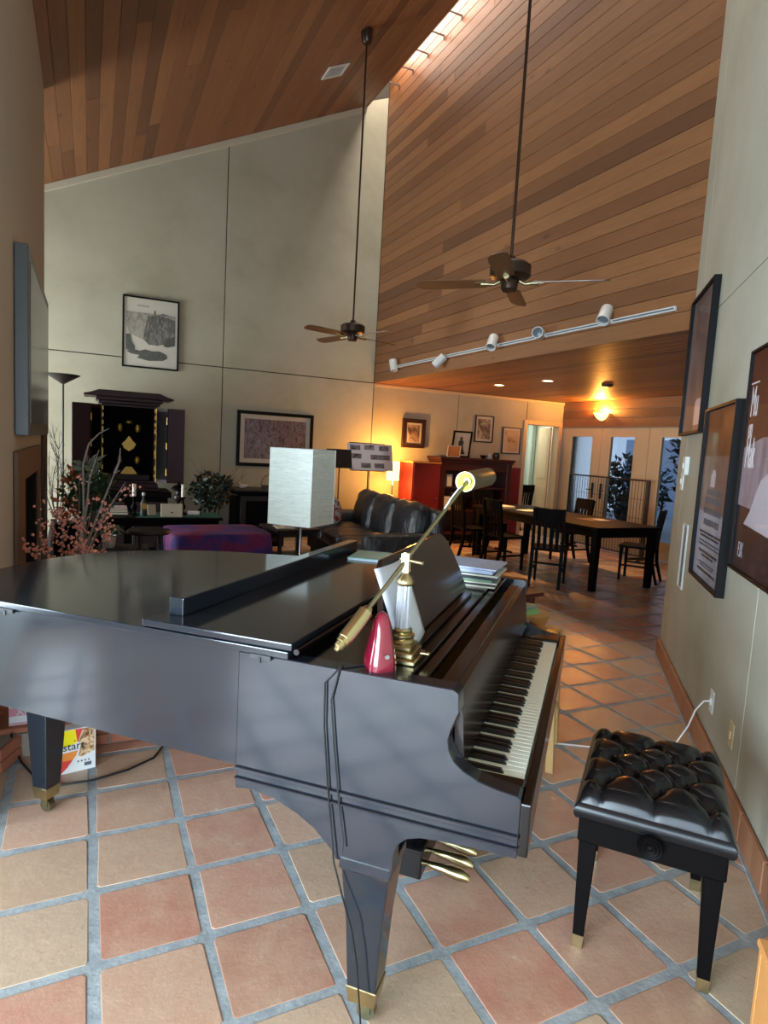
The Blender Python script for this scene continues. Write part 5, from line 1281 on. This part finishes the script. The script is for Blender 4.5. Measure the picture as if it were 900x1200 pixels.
# ================================================================== ALTAR CORNER AND PLANTS
def build_altar():
    yA = 7.42
    A = thing('altar_cabinet', 'dark lacquered altar cabinet with open doors and gold fittings on a stand', 'altar', (.76, yA, .90))
    hw, H = .335, 1.00
    m = MB(); m.box(-hw, -hw+.03, -.22, .25, 0, H); m.box(hw-.03, hw, -.22, .25, 0, H); m.box(-hw+.03, hw-.03, .22, .25, 0, H); m.box(-hw+.03, hw-.03, -.22, .22, 0, .03); m.box(-hw+.03, hw-.03, -.22, .22, H-.03, H); m.build('carcass', 'lacquer', A, bevel=.003)
    m = MB(); m.box(-hw+.03, hw-.03, .21, .22, .03, H-.03); m.build('dark_lining', 'gap_black', A)
    # stepped cornice with flared ends
    m = MB(); m.box(-hw-.03, hw+.03, -.26, .26, H, H+.04); m.box(-hw-.06, hw+.06, -.29, .27, H+.04, H+.085); c = m.build('cornice', 'lacquer', A, bevel=.006)
    m = MB(); m.prism([(-hw-.20, H+.105), (-hw-.19, H+.085), (hw+.19, H+.085), (hw+.20, H+.105), (hw+.12, H+.125), (hw+.02, H+.165), (-hw-.02, H+.165), (-hw-.12, H+.125)], -.32, .27, 'y'); m.build('cornice_roof', 'lacquer', c, bevel=.006)
    m = MB(); m.box(-hw-.05, hw+.05, -.26, .26, -.10, -.06); m.box(-hw-.02, hw+.02, -.24, .25, -.06, 0); m.build('plinth', 'lacquer', A, bevel=.005)
    for s in (-1, 1):     # folded-back doors: two leaves each side with gold hinges
        M1 = Matrix.Translation((s*hw, -.22, 0)) @ Matrix.Rotation(s*rad(-52), 4, 'Z')
        def bx(m, a, b, y0, y1, z0, z1, M=M1): 
            a, b = (a, b) if s > 0 else (-b, -a); m.box(a, b, y0, y1, z0, z1, M)
        m = MB(); bx(m, 0, .20, -.012, .012, .02, H-.02); d = m.build('door', 'lacquer', A, bevel=.003)
        m = MB(); bx(m, .004, .196, -.016, -.012, .06, H-.06); m.build('door_panel', 'black_wood', d)
        M2 = M1 @ Matrix.Translation((s*.203, 0, 0)) @ Matrix.Rotation(s*rad(40), 4, 'Z')
        m = MB(); bx(m, 0, .20, -.012, .012, .02, H-.02, M2); d2 = m.build('door', 'lacquer', A, bevel=.003)
        for z in (.16, .5, .82):
            m = MB(); bx(m, .185, .20, -.02, -.012, z-.045, z+.045); m.build('hinge', 'gold', d, bevel=.001)
        m = MB(); bx(m, .0, .012, -.018, -.0125, .02, H-.02); m.build('gold_edge', 'gold', d)
    # gilded posts beside the opening, in short gold segments
    for s in (-1, 1):
        for z, h in ((.08, .035), (.17, .06), (.32, .12), (.50, .06), (.64, .07), (.74, .05), (.83, .05), (.92, .05)):
            m = MB(); m.box(s*(hw-.015)-.017, s*(hw-.015)+.017, -.228, -.221, z, z+h); m.build('gold_fitting', 'gold', A, bevel=.002)
    # inner shrine
    for x, z, w, h in ((-.10, .66, .055, .10), (.12, .66, .055, .10), (-.10, .24, .055, .09), (.12, .24, .055, .09), (.01, .76, .07, .05)):
        m = MB(); m.lathe([(.0, z), (w*.4, z), (w*.62, z+h*.3), (w*.62, z+h*.7), (w*.4, z+h), (0, z+h)], 12, c=(x, .08, 0)); m.build('lantern', 'gold', A, smooth=50)
    m = MB(); m.prism([(.01, .40), (.07, .44), (.10, .50), (.06, .54), (.01, .61), (-.04, .54), (-.08, .50), (-.05, .44)], .02, .05, 'y'); m.build('scroll_plaque', 'gold', A, bevel=.004)
    m = MB(); m.prism([(-.10, .10), (.12, .10), (.05, .20), (-.03, .20)], .0, .04, 'y'); m.build('offering_step', 'gold', A, bevel=.003)
    m = MB(); m.box(-.26, .26, -.1, .2, .03, .10); m.build('inner_step', 'lacquer', A, bevel=.003)
    # stand below
    o = thing('altar_stand', 'low black stand carrying the altar cabinet', 'stand', (.76, yA, 0)); m = MB(); m.box(-.52, .52, -.33, .30, .72, .798); m.build('top', 'black_wood', o, bevel=.005); m = MB(); m.box(-.48, .48, -.29, .28, 0, .72); m.build('body', 'black_wood', o, bevel=.005)
    for x in (-.25, .25): m = MB(); m.box(x-.2, x+.2, -.302, -.29, .06, .66); d = m.build('door', 'dark_wood', o, bevel=.003); m = MB(); m.sphere((x+(.15 if x < 0 else -.15), -.31, .25), .012, 8); m.build('knob', 'old_brass', d)
    # offering table with green cloth
    box_table('offering_table', 'dark low table with a green runner before the altar', 1.12, 6.55, 0, 1.35, .62, .56, .03, .05, 'black_wood')
    m = MB(); m.box(-.5, .5, -.26, .26, 0, .004); o = m.build('table_runner', 'green_cloth'); o.location = (1.30, 6.55, .5605); tag(o, 'dark green runner laid on the offering table', 'table runner')
    def stick(label, u, v, y, z, hc, scale=1.0):
        p = Py(u, v, y); o = thing('candlestick', label, 'candlestick', (p.x, y, z)); o.scale = (scale,)*3
        m = MB(); m.lathe([(0, 0), (.055, 0), (.055, .012), (.02, .03), (.014, .06), (.034, .085), (.036, .11), (.016, .14), (.014, .19), (.03, .21), (.034, .225), (0, .225)], 20); m.build('holder', 'black_wood', o, smooth=50)
        m = MB(); m.lathe([(0, .226), (.021, .226), (.021, .226+hc), (.0, .228+hc)], 16); m.build('candle', 'candle', o, smooth=40)
    stick('black candlestick with a white candle left of the bottle on the offering table', 157, 600, 6.45, .561, .14, 1.05)
    stick('black candlestick with a thin white candle beside the covered urn', 214, 600, 6.58, .561, .15, 1.0)
    p = Py(207, 590, 6.9); o = thing('covered_urn', 'dark covered urn on a tall foot beside the altar', 'urn', (p.x, 7.0, .559)); o.location = (1.33, 6.80, .5655)
    m = MB(); m.lathe([(0, 0), (.07, 0), (.06, .02), (.02, .05), (.018, .12), (.05, .16), (.06, .20), (.045, .23), (.03, .24), (.03, .27), (.075, .29), (.08, .30)], 22); m.build('body', 'dark_wood', o, smooth=45); m = MB(); m.lathe([(.09, .30), (.09, .31), (.05, .345), (.02, .355), (.012, .37), (.016, .385), (0, .395)], 22); m.build('lid', 'black_wood', o, smooth=45)
    p = Py(168, 605, 6.42); o = thing('bottle', 'dark bottle with a yellow label on the offering table', 'bottle', (p.x, 6.42, .561)); m = MB(); m.lathe([(0, 0), (.036, 0), (.038, .01), (.038, .15), (.016, .20), (.014, .25), (0, .25)], 18); m.build('glass_body', 'book_dark', o, smooth=45); m = MB(); m.lathe([(.016, .25), (.019, .25), (.019, .285), (0, .287)], 14); m.build('cap', 'pot_white', o); m = MB(); m.box(-.03, .03, -.0405, -.039, .09, .16); m.build('label', 'gold', o)
    p = Py(201, 612, 6.34); o = thing('tablet_box', 'cream plastic panel radio standing on the green runner', 'radio', (p.x, 6.34, .5655), rad(-4)); m = MB(); m.prism([(-.05, 0), (.05, 0), (.02, .155), (-.01, .16)], -.125, .125, 'x'); m.build('body', 'cream_plastic', o, bevel=.008, seg=2); m = MB(); m.box(-.012, .012, -.043, -.037, .05, .064); m.build('knob', 'ink', o)
    p = Py(227, 606, 6.5); o = thing('paper_roll', 'short white roll lying on the green runner', 'roll', (p.x, 6.46, .565)); m = MB(); m.cyl((-.08, .0, .032), (.06, -.03, .032), .030, n=18); m.build('roll', 'poster_white', o, smooth=45); m = MB(); m.cyl((.06, -.03, .032), (.075, -.033, .032), .012, n=10); m.build('core', 'dark_wood', o)
    p = Py(192, 600, 6.6); o = thing('silver_spoon_dish', 'small shiny oval dish leaning behind the cream radio', 'dish', (p.x, 6.62, .5655)); m = MB(); m.sphere((0, 0, .05), .05, 12, (.7, .35, 1)); m.build('dish', 'chrome', o, smooth=80); m = MB(); m.box(-.03, .03, -.02, .02, 0, .012); m.build('foot', 'black_wood', o)
    p = Py(178, 610, 6.5); o = thing('leaning_card', 'cream card leaning beside the dark bottle', 'card', (p.x, 6.5, .5655), rad(15)); m = MB(); M = Matrix.Rotation(rad(-12), 4, 'X'); m.box(-.05, .05, -.003, .003, 0, .13, M); m.build('card_face', 'paper_warm', o); m = MB(); m.box(-.045, .045, .0, .04, 0, .006); m.build('easel', 'dark_wood', o)
    # books on the near end
    for k, (mt, lb) in enumerate((('book_dark', 'dark book under the two pink ones at the table end'), ('book_pink', 'lower pink book at the end of the offering table'), ('book_pink', 'upper pink book at the end of the offering table'))):
        o = thing('stacked_book', lb, 'book', (.60-k*.012, 6.66+k*.01, .5605+k*.03), rad(-8+k*4), 'books on the offering table'); m = MB(); m.box(-.14, .14, -.10, .10, 0, .003); m.box(-.14, .14, -.10, .10, .026, .0295); m.box(-.14, .14, .097, .10, .003, .026); m.build('cover', mt, o); m = MB(); m.box(-.137, .137, -.097, .097, .0032, .0258); m.build('pages', 'paper_warm', o)
    # stool in front
    o = thing('round_stool', 'dark round stool behind the piano tail', 'stool', (.82, 4.78, 0)); m = MB(); m.lathe([(0, .60), (.19, .60), (.2, .615), (.19, .635), (0, .635)], 28); m.build('seat', 'dark_wood', o, smooth=40)
    for k in range(4): a = k*math.pi/2+.5; m = MB(); m.cyl((.17*math.cos(a), .17*math.sin(a), 0), (.13*math.cos(a), .13*math.sin(a), .60), .014, .018, 10); m.build('leg', 'dark_wood', o)
    # torchiere
    o = thing('torchiere_lamp', 'slim black torchiere floor lamp left of the altar', 'lamp', (.01, 6.95, 0)); m = MB(); m.lathe([(0, 0), (.14, 0), (.14, .015), (.02, .03), (0, .03)], 24); m.build('base', 'black_metal', o, smooth=40); m = MB(); m.cyl((0, 0, .02), (0, 0, 2.12), .012, n=10); m.build('pole', 'black_metal', o, smooth=50); m = MB(); m.lathe([(.02, 2.08), (.05, 2.10), (.18, 2.18), (.19, 2.19), (.18, 2.19), (.05, 2.115), (0, 2.11)], 28); m.build('bowl_shade', 'black_metal', o, smooth=40)
build_altar()

def twig_mesh(mb, base, tip, r, rr, depth=2, bend=.1, nsub=4):
    base, tip = Vector(base), Vector(tip); d = tip-base; o = d.orthogonal().normalized(); o = Matrix.Rotation(rr.uniform(0, 6.28), 4, d.normalized()) @ o
    pts = [base + d*t + o*d.length*bend*math.sin(t*math.pi)*1.0 for t in (0, .2, .4, .6, .8, 1)]
    mb.tube(pts, [r, r*.85, r*.7, r*.55, r*.4, r*.2], 5)
    ends = [pts[-1]]
    if depth > 0:
        for _ in range(nsub):
            k = rr.randrange(2, 5); p = pts[k]; nd = (d.normalized() + Vector((rr.uniform(-.7, .7), rr.uniform(-.7, .7), rr.uniform(-.2, .6)))).normalized()
            ends += twig_mesh(mb, p, p+nd*d.length*rr.uniform(.2, .4), r*.5, rr, depth-1, bend, 2)
    return ends + [pts[3], pts[4]]
def build_plants():
    rr = random.Random(77)
    # berry branches in a vase on the hearth
    base = Vector((.13, 2.75, .141))
    o = thing('berry_branches', 'dry branches with coral berries in a dark vase on the hearth', 'plant', base)
    m = MB(); m.lathe([(0, 0), (.07, 0), (.10, .06), (.10, .18), (.06, .28), (.045, .34), (.055, .36), (.04, .355), (.03, .3), (0, .3)], 22); m.build('vase', 'dark_wood', o, smooth=50)
    tw = MB(); be = MB(); neck = Vector((0, 0, .33))
    tips = [((93, 560), 2.7), ((108, 585), 2.75), ((122, 592), 2.6), ((88, 600), 2.9), ((43, 625), 2.6), ((48, 590), 2.75), ((52, 645), 2.6), ((118, 610), 2.65), ((75, 610), 2.8), ((146, 574), 2.7), ((130, 632), 2.55), ((95, 650), 2.6), ((70, 578), 2.85)]
    for (u, v), y in tips:
        tip = Py(u, v, y)-base
        ends = twig_mesh(tw, neck, tip, .005, rr, 1, .06, 2)
        for e in ends:
            for _ in range(rr.randint(1, 4) if v < 585 else rr.randint(3, 6)):
                p = e + Vector((rr.gauss(0, .018), rr.gauss(0, .018), rr.gauss(0, .018))); be.sphere(p, rr.uniform(.006, .010), 6)
    tw.build('branches', 'twig', o); b = be.build('berries', 'berry', o, smooth=80); b['kind'] = 'stuff'
    # pale bare branches
    base = Vector((.22, 3.15, .141)); o = thing('bare_branches', 'pale bare curved branches in a tall vase behind the berries', 'plant', base)
    m = MB(); m.lathe([(0, 0), (.08, 0), (.09, .1), (.07, .3), (.05, .42), (.055, .44), (.04, .43), (0, .4)], 22); m.build('vase', 'black_wood', o, smooth=50)
    for path in ([(105, 640), (98, 600), (97, 545), (104, 520), (116, 508), (128, 502)], [(105, 640), (102, 590), (104, 565), (110, 545), (116, 527)], [(105, 640), (112, 610), (126, 575), (134, 555), (141, 551)], [(108, 640), (118, 612), (132, 588), (147, 565)], [(134, 555), (140, 540), (141, 525)]):
        pts = [Py(u, v, 3.15)-base for u, v in path]
        if path[0][1] == 640: pts[0] = Vector((0, 0, .40))
        m = MB(); n = len(pts); m.tube(pts, [.011*(1-.75*k/(n-1)) for k in range(n)], 6); m.build('branch', 'twig_pale', o, smooth=60)
    # dark twiggy arrangement against the far wall
    base = Vector((-.03, 6.42, 0)); o = thing('dark_twig_arrangement', 'tall dark curly twigs in a floor vase behind the torchiere', 'plant', base); m = MB(); m.lathe([(0, 0), (.10, 0), (.12, .15), (.08, .4), (.06, .5), (.07, .52), (.05, .51), (0, .48)], 22); m.build('vase', 'black_wood', o, smooth=50)
    tw = MB()
    for (u, v) in ((56, 500), (62, 498), (70, 505), (76, 520), (80, 540), (86, 548), (58, 530), (66, 520), (90, 540), (60, 560)):
        twig_mesh(tw, Vector((0, 0, .5)), Py(u, v, 6.42)-base, .007, rr, 2, .10, 4)
    tw.build('twigs', 'twig_dark', o)
    # dark plant table behind the tail with potted plants
    box_table('plant_table', 'small dark table holding the white potted orchid', .62, 5.22, 0, .46, .36, .40, .03, .045, 'dark_wood')
    o = thing('potted_orchid', 'white pot with broad grey green orchid leaves', 'plant', (.485, 5.2, .4005)); m = MB(); m.lathe([(0, 0), (.05, 0), (.065, .11), (.07, .12), (.06, .12), (.045, .09), (0, .09)], 20); m.build('pot', 'pot_white', o, smooth=45)
    for a, l, up in ((.2, .17, .06), (2.9, .20, .05), (1.6, .15, .09), (4.3, .18, .05), (5.4, .14, .10)):
        m = MB(); d = Vector((math.cos(a), math.sin(a), 0)); e = Vector((-d.y, d.x, 0))
        def f(u, v): 
            t = u; w = .042*math.sin(math.pi*min(1, t*.97+.03))**.6*(v*2-1); z = .11+up*math.sin(t*2.6)*1.2-.03*t*t+abs(v*2-1)*.012; return tuple(d*l*t+e*w+Vector((0, 0, z)))
        m.grid(f, 8, 4); m.build('leaf', 'leaf_orchid', o, smooth=80, recalc=False)
    o = thing('potted_greenery', 'bushy green plant with orange blooms in a terracotta pot', 'plant', (.24, 5.32, .0)); 
    m = MB(); m.lathe([(0, .0), (.11, .0), (.15, .30), (.16, .34), (.14, .34), (.1, .3), (0, .29)], 22); m.build('pot', 'terracotta_pot', o, smooth=45)
    m = MB(); leaf_cloud(m, (.06, 0, .92), .22, .18, .24, 420, .10, 4); m.build('foliage', 'leaf', o, recalc=False)
    m = MB(); leaf_cloud(m, (-.10, 0, 1.08), .09, .08, .08, 60, .07, 6); m.build('bloom', 'orange_bloom', o, recalc=False)
    m = MB(); leaf_cloud(m, (-.12, -.05, .76), .13, .1, .12, 70, .09, 7); m.build('bloom', 'orange_bloom', o, recalc=False)
    m = MB(); leaf_cloud(m, (.06, -.1, 1.18), .13, .1, .07, 26, .13, 8); m.build('pale_leaves', 'leaf_pale', o, recalc=False)
    m = MB()
    for j in range(7): m.tube([(0, 0, .28), (rr.uniform(-.06, .06), rr.uniform(-.05, .05), .6), (rr.uniform(-.2, .2), rr.uniform(-.1, .1), 1.0)], [.012, .01, .005], 6)
    m.build('stems', 'twig', o)
    # dark green plant by the console
    o = thing('potted_shrub', 'dark green leafy houseplant between the altar and the console', 'plant', (1.78, 7.05, 0)); m = MB(); m.lathe([(0, 0), (.12, 0), (.16, .28), (.17, .3), (.15, .3), (.12, .26), (0, .25)], 22); m.build('pot', 'black_wood', o, smooth=45)
    m = MB(); leaf_cloud(m, (0, 0, .82), .27, .25, .26, 620, .09, 14); m.build('foliage', 'leaf_dark', o, recalc=False)
    m = MB()
    for j in range(6): m.tube([(0, 0, .25), (rr.uniform(-.05, .05), 0, .5), (rr.uniform(-.2, .2), rr.uniform(-.15, .15), .85)], [.014, .012, .005], 6)
    twig_mesh(m, (0, 0, .6), (.42, 0, 1.22), .004, rr, 1, .05, 3); twig_mesh(m, (0, 0, .6), (.5, 0, 1.1), .004, rr, 1, .05, 3); twig_mesh(m, (0, 0, .6), (-.28, 0, 1.25), .004, rr, 1, .05, 2); m.build('stems', 'twig_dark', o)
    # dark low shelf at far left with small things
    o = thing('low_shelf', 'low dark shelf unit under the torchiere by the fireplace wall', 'shelf', (.16, 6.25, 0)); o.location = (.18, 6.0, 0)
    m = MB(); m.box(-.24, .24, -.15, .15, .52, .55); m.box(-.24, -.215, -.15, .15, 0, .52); m.box(.215, .24, -.15, .15, 0, .52); m.box(-.215, .215, .13, .15, 0, .52); m.build('carcass', 'black_wood', o, bevel=.003); m = MB(); m.box(-.215, .215, -.15, .13, .25, .27); m.build('shelf', 'black_wood', o)
    for k in range(5):
        t = thing('votive_holder', 'small dark votive holder in a row on the low shelf', 'candle holder', (.01+k*.075, 6.0, .551), 0, 'votive holders on the low shelf'); m = MB(); m.lathe([(0, 0), (.02, 0), (.012, .02), (.010, .06), (.018, .08), (0, .08)], 10); m.build('holder', 'black_metal', t, smooth=50); m = MB(); m.lathe([(0, .081), (.008, .081), (.008, .10), (0, .102)], 8); m.build('candle', 'candle', t)
build_plants()

# ================================================================== CARTONS, STOOL, BOWL, PINE BOX
def build_small_things():
    # cereal carton standing on the floor before the hearth
    a = Pz(70, 909, 0); b = Pz(112, 899, 0); d = (b-a); w = d.length; ang = math.atan2(d.y, d.x); h = .205
    o = thing('cereal_carton', 'yellow orange and white food carton with the word start on the floor', 'carton', (a.x, a.y, 0), ang)
    m = MB(); m.box(0, w, 0, .06, 0, h); m.build('carton_box', 'carton_white', o, bevel=.001)
    F = lambda name, mat, pts, k=0: flat(o, name, mat, [(w*x, h*z) for x, z in pts], -.0012-.0009*k)
    F('print', 'carton_yellow', [(.02, .66), (.02, .98), (.42, .99), (.47, .72), (.46, .62), (.3, .60)])
    F('print', 'carton_red', [(.42, .99), (.62, .98), (.55, .80), (.50, .68), (.47, .72)])
    F('print', 'cereal_print', [(.62, .98), (.96, .97), (.96, .42), (.6, .33), (.5, .36), (.56, .55), (.52, .66), (.56, .80)])
    F('print', 'carton_orange', [(.01, .50), (.30, .50), (.5, .52), (.44, .38), (.36, .30), (.01, .30)])
    F('print', 'carton_red', [(.01, .30), (.36, .30), (.20, .14), (.01, .01)])
    F('print', 'carton_white', [(.02, .48), (.5, .50), (.56, .54), (.58, .66), (.5, .68), (.02, .60)], 1)
    t = lettering('start', .052, 'ink', o, (w*.075, -.0034, h*.535), (math.pi/2, 0, 0), .92)
    F('print', 'carton_red', [(.38, .715), (.43, .73), (.42, .755), (.37, .74)], 2)
    for k in range(4): F('print', 'ink_soft', [(.48+k*.10, .215), (.53+k*.10, .215), (.53+k*.10, .25), (.48+k*.10, .25)], 0)
    F('print', 'ink_soft', [(.68, .10), (.88, .10), (.88, .18), (.68, .18)], 0)
    # XL carton on the hearth
    o = thing('pink_carton', 'pink and white carton marked XL on the brick hearth', 'carton', (-.03, 1.765, .141), rad(2)); w, h = .38, .17
    m = MB(); m.box(0, w, 0, .15, 0, h); m.build('carton_box', 'carton_white', o, bevel=.001)
    flat(o, 'print', 'carton_pink', [(.0, .045), (w, .045), (w, .085), (.0, .085)], -.0012); flat(o, 'print', 'carton_pink', [(.05, .09), (.11, .11), (.17, .09), (.3, .09), (.3, .086), (.05, .086)], -.0012); flat(o, 'print', 'carton_pink', [(.0, .005), (w, .005), (w, .012), (.0, .012)], -.0012)
    flat(o, 'print', 'carton_red', [(.22, .0), (w, .0), (w, .12), (.22, .12)], -.0016)
    lettering('XL', .046, 'carton_white', o, (.03, -.0022, .049), (math.pi/2, 0, 0), 1.0)
    # blond wooden stool past the treble end, wooden bowl on it
    c = Vector((2.36, 1.0, 0)); o = thing('blond_stool', 'light blond wooden stool just past the treble end of the piano', 'stool', c, KA); H = .64
    m = MB(); m.box(-.16, .16, -.16, .16, H-.025, H); m.build('seat', 'blond_wood', o, bevel=.006, seg=2)
    for x in (-1, 1):
        for y in (-1, 1): m = MB(); m.loft([[Vector((x*(.135+e)+a*.019, y*(.135+e)+bb*.019, z)) for a, bb in ((-1, -1), (1, -1), (1, 1), (-1, 1))] for z, e in ((0, .03), (H-.025, 0))]); m.build('leg', 'blond_wood', o, bevel=.003)
    for y in (-1, 1): m = MB(); m.box(-.14, .14, y*.148-.01, y*.148+.01, .22, .25); m.build('stretcher', 'blond_wood', o)
    b = thing('wooden_bowl', 'golden wooden bowl standing on the blond stool', 'bowl', (c.x-.0, c.y-.0, H+.0005)); m = MB(); m.lathe([(0, 0), (.045, 0), (.05, .008), (.078, .045), (.094, .085), (.097, .10), (.09, .10), (.072, .055), (.045, .018), (0, .014)], 28); m.build('body', 'bowl_wood', b, smooth=50)
    m = MB(); m.lathe([(.0955, .092), (.098, .096), (.098, .101), (.09, .101)], 28); m.build('rim_band', 'blond_wood', b, smooth=50)
    g = thing('green_cloth_napkin', 'folded pale green napkin lying in the wooden bowl', 'napkin', (c.x-.01, c.y+.01, H+.078), rad(20)); soft('fold', 'apple_green', g, 0, 0, .02, .06, .045, .02, r=.018, n=6, puff=.008, seed=2); soft('fold', 'leaf_pale', g, .0, .01, .048, .055, .035, .012, r=.01, n=6, seed=3)
    # red-brown low table beyond
    box_table('red_brown_table', 'small reddish brown table seen past the wooden bowl', 2.86, 2.06, rad(10), .55, .5, .60, .03, .05, 'red_wood')
    # pine box at the right
    o = thing('pine_box', 'orange pine box on the floor by the piano bench', 'box', (1.855, -.605, 0), W_ROT)
    m = MB(); m.box(-.38, 0, -.15, -.0, 0, .02); m.box(-.02, 0, -.15, 0, .02, .335); m.box(-.38, -.36, -.15, 0, .02, .335); m.box(-.36, -.02, -.02, 0, .02, .335); m.box(-.36, -.02, -.15, -.13, .02, .335); m.build('sides', 'pine', o, bevel=.003)
    m = MB(); m.box(-.385, .005, -.153, .005, .335, .355); m.build('lid', 'pine', o, bevel=.004)
build_small_things()
